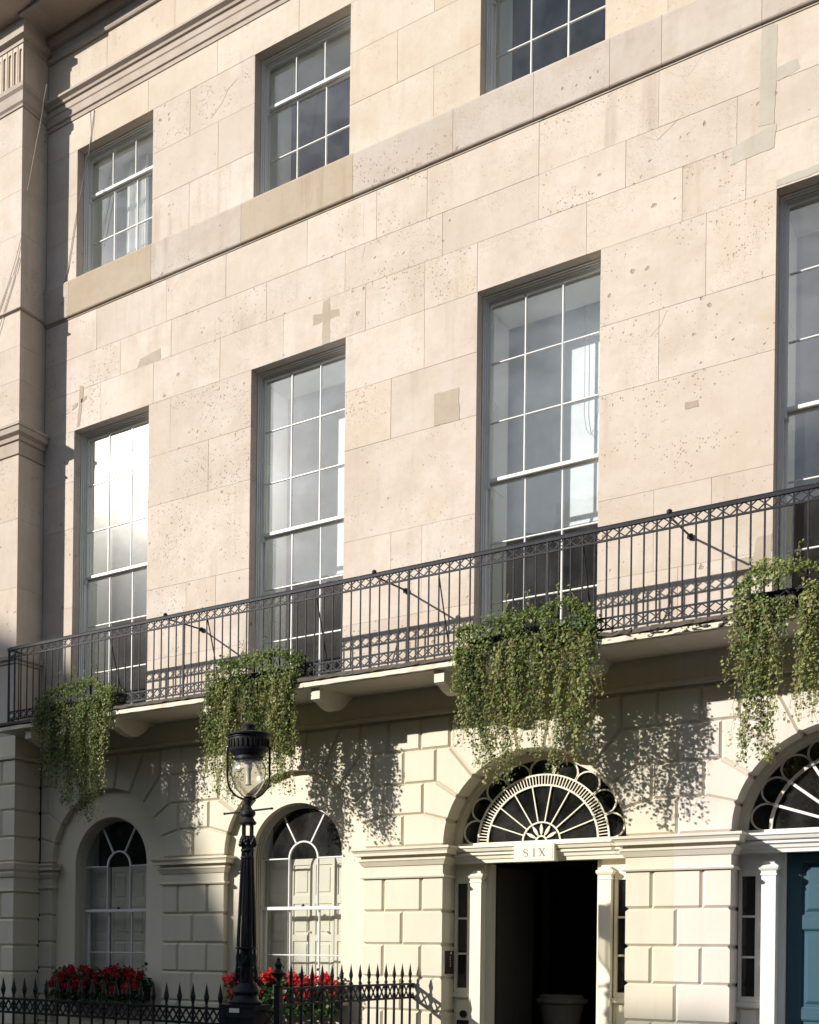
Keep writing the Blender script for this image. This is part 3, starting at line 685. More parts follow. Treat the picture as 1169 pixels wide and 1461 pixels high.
# ------------- arched ground floor windows
for i in (0, 1):
    cx = C[i]; zb = .95; r = .737
    b = MB(); o1 = outline(cx, RA+.01, ZS, -2.6); o2 = outline(cx, r, 2.945, zb)
    ringface(b, o1, o2, .12); b.poly([(cx-RA-.01, .12, -2.6), (cx+RA+.01, .12, -2.6), (cx+r, .12, zb), (cx-r, .12, zb)])
    reveal(b, o2, .12, .30); b.poly([(cx-r, .12, zb), (cx+r, .12, zb), (cx+r, .30, zb), (cx-r, .30, zb)])
    b.build('recess_plaster', M['stuccow'], HA)
    b = MB(); b.box(cx-.86, cx+.86, -.02, .28, .86, .95); b.build('window_sill', M['stuccow'], HA)
    # frame
    b = MB()
    for (ra, rb, y0, y1) in ((r-.002, r-.018, .235, .36), (r-.018, r-.034, .265, .36), (r-.034, r-.050, .29, .36)):
        oa = outline(cx, ra, 2.945, zb); ob = outline(cx, rb, 2.945, zb); ringface(b, oa, ob, y0); reveal(b, ob, y0, y1)
    wn = b.build('arched_window', M['stucco_old_and_rim_shade'], HA)
    ri = r-.05
    def arcring(b, cx, cz, r0, r1, y0, y1, a0=0, a1=180, n=24):
        P = [(cx+(r0+r1)/2*math.cos(R(a0+(a1-a0)*k/n)), cz+(r0+r1)/2*math.sin(R(a0+(a1-a0)*k/n))) for k in range(n+1)]
        b.ribbon(P, abs(r1-r0), y0, y1)
    bw = M['whitepaint']
    zm = 2.20
    b = MB(); arcring(b, cx, 2.92, .224, .246, .325, .36); b.build('glazing_bar', bw, wn, smooth=False)
    for s_ in (-1, 1):
        b = MB(); p0 = (cx+s_*.115, 3.125); p1 = (cx+s_*.33, 3.52); b.ribbon([p0, p1], .020, .325, .358); b.build('glazing_bar', bw, wn)
        sub_box('glazing_bar', wn, cx+s_*.235-.011, cx+s_*.235+.011, .325, .36, zm+.02, 2.92, bw)
        xa, xb = sorted((cx+s_*.246, cx+s_*ri)); sub_box('glazing_bar', wn, xa, xb, .326, .36, 2.905, 2.927, bw)
        sub_box('glazing_bar', wn, cx+s_*.24-.011, cx+s_*.24+.011, .375, .41, zb+.09, zm-.02, bw)
        sub_box('sash_stile', wn, cx+s_*(ri-.02)-.022, cx+s_*(ri-.02)+.022, .37, .415, zb+.09, zm-.02, bw)
    sub_box('sash_rail', wn, cx-ri, cx+ri, .31, .365, zm-.02, zm+.028, bw); sub_box('sash_rail', wn, cx-ri, cx+ri, .37, .41, zb, zb+.09, bw)
    sub_box('glazing_bar', wn, cx-ri, cx+ri, .377, .405, 1.525, 1.545, bw)
    b = MB(); b.lathe([(.028, zm+.028), (.028, zm+.04), (.012, zm+.05), (.012, zm+.065), (.0, zm+.07)], (cx-.0, .34), 8); b.build('sash_catch', M['iron'], wn)
    b = MB(); o = outline(cx, ri, 2.945, zm); b.poly([(x, .342, z) for x, z in o]); b.build('pane', M['glass'], wn)
    gx = [cx-ri, cx-.24, cx+.24, cx+ri]
    for xa, xb in zip(gx[:-1], gx[1:]):
        for za, zz in ((zb+.09, 1.535), (1.535, zm-.01)): sub_box('pane', wn, xa, xb, .392, .393, za, zz, M['glass'])
    # inside: panelled shutters closed across the lower part, dark room above
    for k in range(4):
        x0 = cx-.76+k*.38; x1 = x0+.376; b = MB(); y = .60+(.012 if k % 2 else 0)
        z0, z1 = zb, 2.93
        if k in (0, 3): y = .56
        b.box(x0, x1, y+.010, y+.035, z0, z1)
        w = .055
        b.box(x0, x0+w, y-.006, y+.012, z0, z1); b.box(x1-w, x1, y-.006, y+.012, z0, z1)
        for (a, c_) in ((z0, z0+.12), (1.74, 1.83), (2.28, 2.40), (z1-.09, z1)): b.box(x0+w, x1-w, y-.006, y+.012, a, c_)
        for (a, c_) in ((z0+.16, 1.70), (1.87, 2.24), (2.44, z1-.13)): b.cbox(x0+w+.03, x1-w-.03, y-.002, y+.012, a, c_, .012)
        if k in (1, 2): b.lathe([(.016, 1.86), (.02, 1.872), (.014, 1.886), (0, 1.89)], ((x1-.03 if k == 1 else x1-.12), y-.02), 8)
        b.build('shutter', M['shutter'], wn)
    b = MB(); b.box(cx-1.0, cx-.78, .44, .75, .5, 3.9); b.box(cx+.78, cx+1.0, .44, .75, .5, 3.9); b.box(cx-.8, cx+.8, .42, .75, .5, .94); b.build('inner_jamb', M['jamb'], wn)
room(HA, XL+.02, -6.6, .47, 4.5, .3, 4.1, M['dark'])

# ------------- doorways
def doorway(i, par, wood, open_):
    cx = C[i]; rimw = wood if open_ else M['stucco_old_and_rim_shade']  # closed doors: shade on fan ring and scallops is put in as darker paint
    # archivolt and dark glass half circle
    b = MB(); oa = outline(cx, RA+.004, ZS, 3.0)[1:-1]; ob = outline(cx, 1.09, ZS, 3.0)[1:-1]; oc = outline(cx, 1.045, ZS, 3.0)[1:-1]
    ringface(b, oa, ob, .335); reveal(b, ob, .335, .355); ringface(b, ob, oc, .355); reveal(b, oc, .355, .42)
    b.build('archivolt', M['stuccow'] if open_ else M['stucco'], par)
    fan = MB(); fan.poly([(x, .40, z) for x, z in outline(cx, 1.05, 3.0, 3.0)[1:-1]]); fo = fan.build('fanlight', M['glassdark'], par)
    cz = 3.005
    def ring(r0, r1, y0=.372, y1=.398, a0=0, a1=180, n=48, name='fan_rib'):
        b = MB(); P = [(cx+(r0+r1)/2*math.cos(R(a0+(a1-a0)*k/n)), cz+(r0+r1)/2*math.sin(R(a0+(a1-a0)*k/n))) for k in range(n+1)]
        b.ribbon(P, abs(r1-r0), y0, y1); return b.build(name, wood if r0 < .5 else rimw, fo)
    if open_:
        ring(.822, .842); ring(.690, .712); ring(.228, .246)
        b = MB(); nt_ = 62
        for k in range(nt_+1):
            a = R(1+178*k/nt_); b.ribbon([(cx+.71*math.cos(a), cz+.71*math.sin(a)), (cx+.824*math.cos(a), cz+.824*math.sin(a))], .011, .376, .394)
        b.build('fan_tick_band', wood, fo)
        r_in, r_out = .246, .69
    else:
        ring(.80, .835, .366, .398); r_in, r_out = .246, .80; ring(.228, .246)
        for k in range(8):
            a = R(20*k+20); b = MB(); b.lathe([(.0, 0), (.022, .01), (.028, .028), (.022, .046), (0, .056)], (0, 0), 8)
            b.v = [(cx+.817*math.cos(a)+x, .372+y, cz+.817*math.sin(a)+z-.028) for x, y, z in b.v]; b.build('fan_boss', wood, fo)
    for k in range(1, 9):
        a = R(20*k); w = .014 if open_ else .030
        b = MB(); b.ribbon([(cx+r_in*math.cos(a), cz+r_in*math.sin(a)), (cx+r_out*math.cos(a), cz+r_out*math.sin(a))], w, .374, .398); b.build('fan_spoke', wood, fo)
    for k in range(5):
        a = R(30+30*k); b = MB(); d = Vector((math.cos(a), math.sin(a))); q = Vector((-d.y, d.x)); c0 = Vector((cx, cz))
        P = [c0+d*.07, c0+d*.11+q*.014, c0+d*.155+q*.020, c0+d*.20+q*.010, c0+d*.224, c0+d*.20-q*.010, c0+d*.155-q*.020, c0+d*.11-q*.014]
        b.exty([tuple(p) for p in P], .374, .398); b.build('fan_petal', wood, fo)
    ring(.055, .075, n=16)
    for k in range(9):
        am = R(20*k+10); c0 = (cx+.880*math.cos(am), cz+.880*math.sin(am)); P = []
        for t in range(13):
            a = am+R(-112+224*t/12); P.append((c0[0]+.150*math.cos(a), max(cz+.004, c0[1]+.150*math.sin(a))))
        b = MB(); b.ribbon(P, .018, .370, .398); b.build('fan_scallop', rimw, fo)
    # entablature
    b = MB(); b.extx([(.42, 2.75), (.27, 2.75), (.265, 2.79), (.245, 2.80), (.235, 2.835), (.205, 2.85), (.205, 2.875), (.23, 2.88), (.23, 2.885), (.185, 2.895), (.17, 2.93), (.15, 2.94), (.15, 2.965), (.30, 2.975), (.32, 2.98), (.32, 3.012), (.42, 3.012)], cx-RA-.003, cx+RA+.003)
    b.build('entablature', wood, par)
    # architrave above the sidelights, panels below them, door jambs
    for s_ in (-1, 1):
        xa, xb = sorted((cx+s_*.742, cx+s_*RA)); b = MB(); b.box(xa, xb, .40, .50, 2.58, 2.752); b.build('architrave', wood, par)
        xa, xb = sorted((cx+s_*.90, cx+s_*RA)); b = MB(); b.box(xa, xb, .40, .44, .18, 1.08); b.cbox(xa+.03, xb-.05, .385, .41, .35, 1.0, .01); b.build('apron_panel', wood, par)
        xa, xb = sorted((cx+s_*.89, cx+s_*.68)); b = MB(); xc_ = cx+s_*.740; xm = (xc_, xb) if s_ > 0 else (xa, xc_); xn = (xa, xc_) if s_ > 0 else (xc_, xb); b.box(xn[0], xn[1], .447, .62, .18, 2.748); b.box(xm[0], xm[1], .449, .62, .18, 2.579); b.build('door_jamb', wood, par)
    for s_ in (-1, 1):
        x = cx+s_*.816; b = MB(); b.box(x-.073, x+.073, .285, .445, .55, 2.52)
        b.layers([[(x-.073-o, .285-o, z), (x+.073+o, .285-o, z), (x+.073+o, .405, z), (x-.073-o, .405, z)] for o, z in ((.004, 2.50), (.010, 2.502), (.010, 2.52), (.003, 2.524), (.003, 2.55), (.016, 2.56), (.028, 2.585), (.028, 2.61), (.012, 2.615), (-.02, 2.64), (-.02, 2.66))])
        b.layers([[(x-.073-o, .285-o, z), (x+.073+o, .285-o, z), (x+.073+o, .405, z), (x-.073-o, .405, z)] for o, z in ((.025, .18), (.025, .50), (.012, .53), (.0, .55))])
        b.build('pilaster', wood, par)
        xa, xb = sorted((cx+s_*.905, cx+s_*1.14))
        b = MB(); b.box(xa, xa+.035, .375, .43, 1.08, 2.58); b.box(xb-.06, xb, .375, .43, 1.08, 2.58); b.box(xa+.035, xb-.06, .377, .43, 2.50, 2.58); b.box(xa+.035, xb-.06, .377, .43, 1.08, 1.14)
        b.tube([(xb-.085 if s_ > 0 else xb-.03, .365, 1.08), (xb-.085 if s_ > 0 else xb-.03, .365, 2.58)], .014, 8) if False else None
        w = b.build('sidelight', wood, par)
        for z in (1.585, 2.045): sub_box('glazing_bar', w, xa+.035, xb-.06, .385, .415, z-.013, z+.013, wood)
        for z0, z1 in ((1.14, 1.585), (1.585, 2.045), (2.045, 2.50)): sub_box('pane', w, xa+.035, xb-.06, .41, .411, z0, z1, M['glassdark'])
        b = MB(); b.box(xa-.01, xb+.001, .33, .40, 1.02, 1.078); b.build('sidelight_sill', wood, par)
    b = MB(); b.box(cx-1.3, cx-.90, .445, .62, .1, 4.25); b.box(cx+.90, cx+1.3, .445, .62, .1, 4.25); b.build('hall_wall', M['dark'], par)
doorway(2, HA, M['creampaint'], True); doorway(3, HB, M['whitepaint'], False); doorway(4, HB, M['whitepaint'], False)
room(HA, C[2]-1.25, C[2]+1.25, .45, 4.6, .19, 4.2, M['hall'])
b = MB(); b.box(C[2]-.70, C[2]-.655, .64, 1.92, .20, 2.72)
for z0, z1 in ((.4, .95), (1.1, 1.85), (2.0, 2.6)):
    for y0, y1 in ((.76, 1.2), (1.32, 1.8)): b.box(C[2]-.66, C[2]-.648, y0, y1, z0, z1)
b.build('front_door', M['hall'], HA)
b = MB(); b.box(C[2]-1.0, C[2]-.9, 3.2, 3.3, .19, 3.0); b.box(C[2]+.35, C[2]+.45, 3.2, 3.3, .19, 3.0); b.box(C[2]-1.0, C[2]+.45, 3.2, 3.3, 2.9, 3.1); b.build('inner_door_frame', M['hall'], HA)
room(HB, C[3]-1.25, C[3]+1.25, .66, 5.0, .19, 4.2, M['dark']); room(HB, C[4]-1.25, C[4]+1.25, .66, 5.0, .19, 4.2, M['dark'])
# name board with carved letters SIX
b = MB(); b.cbox(C[2]-.255, C[2]+.255, .135, .26, 2.735, 2.955, .006); b.cbox(C[2]-.235, C[2]+.235, .130, .14, 2.755, 2.937, .004)
sg = b.build('name_board', M['creampaint'], HA)
def glyph(strokes, polys=()):
    b = MB()
    for pts, ws in strokes:
        Lp, Rp = [], []
        for k, p in enumerate(pts):
            a = Vector(pts[max(k-1, 0)]); c = Vector(pts[min(k+1, len(pts)-1)]); d = (c-a).normalized(); nn = Vector((-d.y, d.x))
            Lp.append(Vector(p)+nn*ws[k]/2); Rp.append(Vector(p)-nn*ws[k]/2)
        for k in range(len(pts)-1): b.exty([tuple(Lp[k]), tuple(Rp[k]), tuple(Rp[k+1]), tuple(Lp[k+1])], .1275, .131)
    for p in polys: b.exty(p, .1275, .131)
    return b
h = .098; zb_ = 2.797; x0 = C[2]-.105
P = []; Wd = []
for t in range(17):
    u = t/16
    if u < .5: a = R(40+ (270-40)*(u/.5)); P.append((x0+.024*math.cos(a), zb_+h*.75-.001+.0245*math.sin(a)))
    else: a = R(90-(90+140)*((u-.5)/.5)); P.append((x0+.026*math.cos(a), zb_+h*.25+.0245*math.sin(a)))
    Wd.append(.006+.010*math.exp(-((u-.5)/.22)**2))
glyph([(P, Wd)], [[(x0+.016, zb_+h*.70), (x0+.024, zb_+h*.70), (x0+.024, zb_+h)], [(x0-.026, zb_), (x0-.026, zb_+h*.3), (x0-.018, zb_+h*.3)]]).build('letter', M['letter'], sg)
x0 = C[2]+.0
glyph([([(x0, zb_+.003), (x0, zb_+h-.003)], [.013, .013])], [[(x0-.017, zb_), (x0+.017, zb_), (x0+.017, zb_+.005), (x0-.017, zb_+.005)], [(x0-.017, zb_+h-.005), (x0+.017, zb_+h-.005), (x0+.017, zb_+h), (x0-.017, zb_+h)]]).build('letter', M['letter'], sg)
x0 = C[2]+.10
ser = lambda x, z: [(x-.015, z), (x+.015, z), (x+.015, z+.005), (x-.015, z+.005)]
glyph([([(x0-.030, zb_+h-.003), (x0+.030, zb_+.003)], [.014, .014]), ([(x0+.028, zb_+h-.003), (x0-.028, zb_+.003)], [.006, .006])],
      [ser(x0-.030, zb_+h-.005), ser(x0+.028, zb_+h-.005), ser(x0-.028, zb_), ser(x0+.030, zb_)]).build('letter', M['letter'], sg)
# closed teal doors
def panel_door(cx, par):
    y = .56; b = MB(); x0, x1 = cx-.675, cx+.675
    z0, z1 = .19, 2.745
    b.box(x0, x1, y+.03, y+.06, z0, z1)
    st = .13; 
    xs = [x0, x0+st, cx-.055, cx+.055, x1-st, x1]
    b.box(xs[0], xs[1], y, y+.031, z0, z1); b.box(xs[2], xs[3], y, y+.031, z0, z1); b.box(xs[4], xs[5], y, y+.031, z0, z1)
    zr = [(z0, .36), (.90, 1.02), (1.91, 2.05), (2.665, z1)]
    for a, c_ in zr:
        b.box(xs[1], xs[2], y, y+.031, a, c_); b.box(xs[3], xs[4], y, y+.031, a, c_)
    d = b.build('front_door', M['bluedoor'], par)
    for xa, xb in ((xs[1], xs[2]), (xs[3], xs[4])):
        for (za, zz) in ((.36, .90), (1.02, 1.91), (2.05, 2.665)):
            b = MB(); m = .022
            b.layers([[(xa+o, yy, za+o), (xb-o, yy, za+o), (xb-o, yy, zz-o), (xa+o, yy, zz-o)] for o, yy in ((.0, y+.032), (.002, y+.004), (.018, y+.012), (.022, y+.026), (.05, y+.026), (.085, y+.006))][::1])
            b.build('door_panel', M['bluedoor'], d)
    b = MB(); b.lathe([(.032, 0), (.038, .014), (.030, .03), (.0, .036)], (0, 0), 14); b.v = [(cx+.0+x, y-.001-z, 1.25+yy) for x, yy, z in b.v]; b.build('door_knob', M['iron'], d)
    return d
panel_door(C[3], HB); panel_door(C[4], HB)
# planter inside the open hall
b = MB(); b.lathe([(.14, .19), (.16, .25), (.20, .28), (.24, .60), (.29, .86), (.30, .90), (.345, .92), (.355, .95), (.345, .975), (.30, .98), (.29, 1.02), (.27, 1.03), (.25, .96), (0, .95)], (-5.60, 2.2), 24)
tag(b.build('planter', mat_paint('stone_urn', (.16, .15, .13), .5, .8), smooth=True), 'grey rimmed urn standing in the dark open hallway', 'urn')

# entry phone on the pier reveal, bell and letter slot in the sidelight base
ep = thing('entry_phone', (-6.40, .2, 1.31), 'dark entry phone panel with white edge plate on the side of the doorway pier', 'entry phone')
b = MB(); b.box(-6.415, -6.385, .10, .36, 1.32, 1.62); b.build('call_panel', M['darkpanel'], ep)
b = MB(); b.box(-6.416, -6.392, .012, .075, 1.315, 1.63); b.build('name_plate', M['plate'], ep)
for k in range(5):
    b = MB(); b.lathe([(.010, 0), (.010, .006), (0, .008)], (0, 0), 8); b.v = [(-6.385+z, .24+x, 1.42+.03*k+y) for x, y, z in b.v]; b.build('call_button', M['plate'], ep)
b = MB(); b.lathe([(.02, 0), (.02, .006), (0, .010)], (0, 0), 10); b.v = [(-6.385+z, .26+x, 1.59+y) for x, y, z in b.v]; b.build('camera_eye', M['plate'], ep)
b = MB(); b.lathe([(.05, 0), (.05, .008), (.03, .016), (0, .018)], (0, 0), 16); b.v = [(-6.255+x, .382-z, .80+y) for x, y, z in b.v]
tag(b.build('door_bell', M['iron']), 'round black bell push low on the panel left of the open doorway', 'door bell')
b = MB(); b.box(-6.34, -6.17, .37, .384, .66, .72); tag(b.build('letter_slot', M['iron']), 'black letter slot beneath the round bell push', 'letter slot')

# ------------- balcony slab and brackets
SX0 = -13.50; SX1 = XE
def jit_slab(name, par, x0, x1, prof, mat, j, seg=.11):
    n = max(2, int((x1-x0)/seg)); rings = []
    for k in range(n+1):
        x = x0+(x1-x0)*k/n
        rings.append([(x, y+(random.uniform(-j, j) if y < -.9 else 0), z+(random.uniform(-j, j) if y < -.9 else 0)) for y, z in prof])
    b = MB(); b.layers(rings); return b.build(name, mat, par)
for par, x0, x1 in ((HA, SX0, PARTY), (HB, PARTY, SX1)):
    jit_slab('balcony_slab', par, x0, x1, [(-.005, 5.025), (-1.02, 4.992), (-1.045, 4.996), (-1.05, 5.048), (-1.03, 5.058), (-.005, 5.062)], M['slabedge'] if par else None, .004)
    jit_slab('balcony_floor', par, x0-.0, x1, [(-.006, 5.066), (-1.04, 5.062), (-1.068, 5.07), (-1.062, 5.112), (-1.0, 5.125), (-.006, 5.11)], M['slabtop'], .009, .07)
# crumbling patch on the edge
b = MB()
for k in range(70):
    x = random.gauss(-3.15, .42); s_ = random.uniform(.012, .045); z = 5.06+random.uniform(-.07, .045); y = -1.05+random.uniform(-.02, .02)
    b.add([(x+random.uniform(-s_, s_)*1.6, y+random.uniform(-s_, s_)*.6, z+random.uniform(-s_, s_)*.7) for _ in range(6)], [(0, 1, 2), (2, 3, 4), (4, 5, 0), (1, 3, 5), (0, 2, 4), (1, 2, 3), (3, 4, 5)])
b.build('crumbled_stone', M['slabtop'], HB, kind='stuff')
brk = [(-.005, 5.018), (-.955, 4.992), (-.955, 4.846), (-.90, 4.836), (-.85, 4.832), (-.80, 4.812), (-.72, 4.782), (-.63, 4.765), (-.56, 4.758), (-.47, 4.768), (-.38, 4.80), (-.30, 4.845), (-.22, 4.90), (-.17, 4.96), (-.10, 4.985), (-.005, 4.99)]
x = -12.943
k = 0
while x < XE:
    b = MB(); b.extx(brk, x, x+.128); b.build('bracket', M['stucco_old_and_rim_shade'], owner(x)); x += 1.7105
# soffit sheet (older paint) just under slab
for par, x0, x1 in ((HA, SX0+.01, PARTY), (HB, PARTY, SX1)):
    b = MB(); b.poly([(x0, -.006, 5.021), (x1, -.006, 5.021), (x1, -1.0, 4.986), (x0, -1.0, 4.986)]); b.build('balcony_soffit', M['stucco_old_and_rim_shade'], par)

# ------------- balcony railing
br = thing('balcony_railing', (-6, -.9, 5.1), 'long weathered iron balcony railing with lattice bands above the arches', 'railing')
YB = -.9; RX0 = -13.366; PT = .1325
nb = int((XE-.1-RX0)/PT)
I = M['iron_old']
def bar(name, par, p0, p1, r, mat, n=6): b = MB(); b.tube([p0, p1], r, n); return b.build(name, mat, par)
for z, hh, dd in ((6.302, .016, .02), (6.172, .011, .010), (5.312, .010, .009), (5.190, .011, .010)):
    b = MB(); b.box(RX0-dd, RX0+nb*PT, YB-dd, YB+dd, z-hh, z+hh)
    if z > 6.2: b.tube([(RX0, YB, z+.02), (RX0+nb*PT, YB, z+.02)], .018, 8)
    b.build('rail', I, br)
bm_b = MB(); bm_b.tube([(0, 0, 0), (0, 0, 1.10)], .0105, 5); bm_b.lathe([(.013, .118), (.013, .128)], (0, 0), 6)
bmesh_b = bm_b.mesh('baluster', I, (0, 0, 0))
for k in range(1, nb): link('baluster', bmesh_b, (RX0+k*PT, YB, 5.185), br)
lm = MB()
p2 = PT/2
for (xa, za, xb, zb2) in ((0, .0, p2, .056), (p2, .056, PT, 0), (0, 0, p2, -.056), (p2, -.056, PT, 0)): lm.ribbon([(xa, za), (xb, zb2)], .0125, -.005, .005)
lmesh = lm.mesh('lattice_diamond', I, (0, 0, 0))
for k in range(nb):
    for z in (6.237, 5.251): link('lattice_diamond', lmesh, (RX0+k*PT, YB, z), br)
for k in range(0, nb+1, 13):
    b = MB(); xx = RX0+k*PT; b.box(xx-.013, xx+.013, YB-.013, YB+.013, 5.10, 6.29); b.build('standard', I, br)
for xx in (-11.28, -9.516, -7.78, -6.086, -4.35, -.9, .8):
    bar('back_stay', br, (xx, YB+.005, 6.18), (xx+.02, YB+.36, 5.13), .009, I)
for xx in (-10.25, -6.95, -3.434, -.05):
    b = MB(); b.tube([(xx, YB, 6.34), (xx, YB, 6.30), (xx, -.01, 6.34)], .012, 6); b.lathe([(.03, 6.33), (.03, 6.36), (.015, 6.375)], (xx, YB), 8); b.lathe([(.03, 6.31), (.035, 6.335), (.03, 6.36)], (xx, -.03), 8)
    b.build('wall_tie', I, br)
b = MB()       # return at the left end
b.box(RX0-.012, RX0+.012, YB, -.60, 6.288, 6.318); b.box(RX0-.01, RX0+.01, YB, -.60, 5.18, 5.20)
for yy in (-.78, -.68): b.tube([(RX0, yy, 5.1), (RX0, yy, 6.3)], .009, 5)
b.build('return_rail', I, br)

# ------------- hanging plants on the balcony
def vine(name, label, prof, top, y0, zt, dens, seed, tone_shift=0., holes=None):
    rnd = np.random.RandomState(seed); r2 = random.Random(seed)
    xs = [p[0] for p in prof]; zs = [p[1] for p in prof]; x0, x1 = xs[0], xs[-1]
    root = thing(name, ((x0+x1)/2, -.8, 5.1), label, 'hanging plant', 'hanging plants on the balcony')
    b = MB(); b.box(x0+.12, x1-.12, -.87, -.62, 5.11, 5.32); b.build('trough', M['iron'], root)
    P = []; S_ = []; T = []; st = MB(); st2 = MB()
    f = lambda x: np.interp(x, xs, zs); ft = lambda x: np.interp(x, [p[0] for p in top], [p[1] for p in top])
    ns = int((x1-x0)*dens*1.12)
    gaps = [(r2.uniform(x0+.2, x1-.2), r2.uniform(.02, .05)) for _ in range(2)]
    cl_x = [r2.uniform(x0, x1) for _ in range(9)]
    for k in range(ns):
        x = r2.uniform(x0+.02, x1-.02); x_c = min(cl_x, key=lambda c: abs(c-x)); x += (x_c-x)*r2.uniform(0, .45)
        zb = f(x); zb += abs(r2.gauss(0, .45))*(1 if r2.random() < .66 else .04)
        zb = min(zb, 5.0)
        if any(abs(x-gx) < gw for gx, gw in gaps) and r2.random() < .85: zb = max(zb, 4.85)
        y = -1.06-abs(r2.gauss(0, .05)); z = 5.22; px, py = x, y+.12; pts = [(px, py, z)]
        sway = r2.uniform(-.25, .25); dense = r2.uniform(.35, 1.0)
        tn = .36+tone_shift+r2.gauss(0, .20)+.12*math.sin(x*8+seed); bare = r2.random() < .28
        while z > zb:
            z -= r2.uniform(.018, .030)
            px += r2.gauss(0, .008)+sway*.010; py += (y-py)*.25+r2.gauss(0, .006)
            pts.append((px, py, z))
            low = (z-zb)/max(.1, 5.2-zb)
            if bare and r2.random() < .6: continue
            if r2.random() < (.95 if z > 4.5 else .80):
                for _ in range(2 if r2.random() < dense else 1):
                    P.append((px+r2.gauss(0, .022), py+r2.gauss(0, .03), z+r2.gauss(0, .012))); S_.append(r2.uniform(.019, .048)); T.append(tn+r2.gauss(0, .13)+(.08 if low < .25 else 0))
        (st if k % 2 else st2).tube(pts[::3] if len(pts) > 8 else pts, .0034, 3, .0018)
    # bushy head over the rail foot
    for k in range(int((x1-x0)*2500)):
        x = r2.uniform(x0, x1); tz = ft(x); z = r2.uniform(5.03, tz+.03) if r2.random() < .75 else tz+r2.gauss(0, .05)
        yv = -.93-.16*math.sqrt(max(0, 1-((z-5.15)/.5)**2))*r2.uniform(.5, 1.1) + (r2.uniform(0, .3) if r2.random() < .35 else 0)
        if math.sin(x*9.1+seed)*math.sin(z*14+x*4) > .55: continue
        if holes and any(a < x < c and z < h for a, c, h in holes): continue
        P.append((x, yv, z)); S_.append(r2.uniform(.024, .050)); T.append(.36+tone_shift+r2.gauss(0, .17)+.10*math.sin(x*7+z*9))
    for k in range(5):       # wayward shoots
        x = r2.uniform(x0+.2, x1-.2); z = ft(x); pts = []
        for q in range(12): pts.append((x, -.93+.03*math.sin(q), z)); x += r2.gauss(0, .012); z += .024; P.append((x+r2.gauss(0, .015), -.93+r2.gauss(0, .02), z)); S_.append(.03); T.append(.5)
        st.tube(pts, .003, 3)
    link('leaves', leaf_mesh('leaves', P, S_, np.array(T), M['ivy'], org=(root.location)), root.location, root, kind='stuff')
    st.build('stems', M['twig'], root, kind='stuff'); st2.build('runners', M['geranium'] if False else M['bark'], root, kind='stuff')
vine('hanging_plant', 'trailing ivy at the left end of the balcony, mostly in shade with one sunlit tail',
     [(-12.66, 5.0), (-12.54, 4.74), (-12.42, 4.14), (-12.16, 4.01), (-11.94, 3.73), (-11.77, 3.72), (-11.59, 3.55), (-11.45, 3.45), (-11.36, 3.8), (-11.23, 4.15), (-11.13, 4.6), (-11.07, 5.0)],
     [(-12.66, 5.43), (-12.25, 5.52), (-11.68, 5.60), (-11.2, 5.38)], -1.05, 5.2, 92, 3)
vine('hanging_plant', 'trailing ivy on the balcony directly behind the street lantern',
     [(-9.43, 4.8), (-9.31, 4.23), (-9.19, 3.75), (-9.03, 3.5), (-8.85, 4.1), (-8.62, 4.1), (-8.4, 3.88), (-8.26, 3.77), (-8.1, 3.62), (-8.02, 4.03), (-7.99, 4.66), (-7.93, 5.0)],
     [(-9.43, 5.48), (-8.91, 5.50), (-8.35, 5.52), (-8.0, 5.43)], -1.05, 5.2, 120, 11)
vine('hanging_plant', 'widest and fullest trailing ivy, hanging over the fanlight of the open doorway',
     [(-5.79, 4.85), (-5.70, 4.41), (-5.58, 4.05), (-5.45, 3.80), (-5.33, 3.48), (-5.17, 3.52), (-5.07, 4.1), (-4.94, 4.25), (-4.82, 3.70), (-4.66, 4.1), (-4.54, 3.73), (-4.42, 3.6), (-4.32, 3.79), (-4.22, 4.09), (-4.15, 4.7)],
     [(-5.88, 5.38), (-5.53, 5.46), (-5.11, 5.48), (-4.61, 5.50), (-4.5, 5.55), (-4.15, 5.3)], -1.05, 5.2, 125, 5)
vine('hanging_plant', 'bright green trailing ivy at the right edge above the teal door',
     [(-2.76, 4.95), (-2.71, 4.45), (-2.66, 4.14), (-2.6, 3.75), (-2.5, 3.5), (-2.42, 3.69), (-2.36, 4.11), (-2.30, 4.45), (-2.27, 5.1), (-2.16, 5.1), (-2.13, 4.5), (-2.08, 4.08), (-2.03, 3.91), (-1.8, 3.9), (-1.5, 3.6), (-1.2, 3.7), (-1.0, 4.2), (-.85, 4.9)],
     [(-2.76, 5.3), (-2.58, 5.57), (-2.39, 5.58), (-2.0, 5.45), (-.85, 5.4)], -1.05, 5.2, 118, 17, .12, [(-2.29, -2.13, 5.46)])

# ------------- left neighbour (projects 0.59 m)
YL = -.594; XLL = -16.8
def lblock(z0, z1, xs, mat, o=0.):
    for a, b_ in zip(xs[:-1], xs[1:]):
        b = MB(); right = abs(b_-XL) < .001; g = .002
        c = .003
        xr = b_+(o if right else -g)
        b.layers([[(a+g, YL-o, z), (xr, YL-o, z), (xr, -.002, z), (a+g, -.002, z)] for z in (z0+g, z1-g)]); b.build('stone_block', mat, HL)
zz = [4.71, 5.45, 6.17]; 
for k, (z0, z1) in enumerate(((5.02, 6.17), (6.33, 7.4), (7.4, 8.5), (8.5, 9.53), (10.04, 10.75), (10.75, 11.3), (11.3, 11.86), (11.90, 12.45), (12.45, 13.10), (13.10, 13.8), (13.8, 14.5), (14.5, 15.13))):
    lblock(z0, z1, [XLL, -15.6+.3*(k % 3), -14.45+.25*(k % 2), XL], M['ashlar'] if z0 > 9 else M['ashlar'], .012 if 11.9 <= z0 < 12.4 else 0)
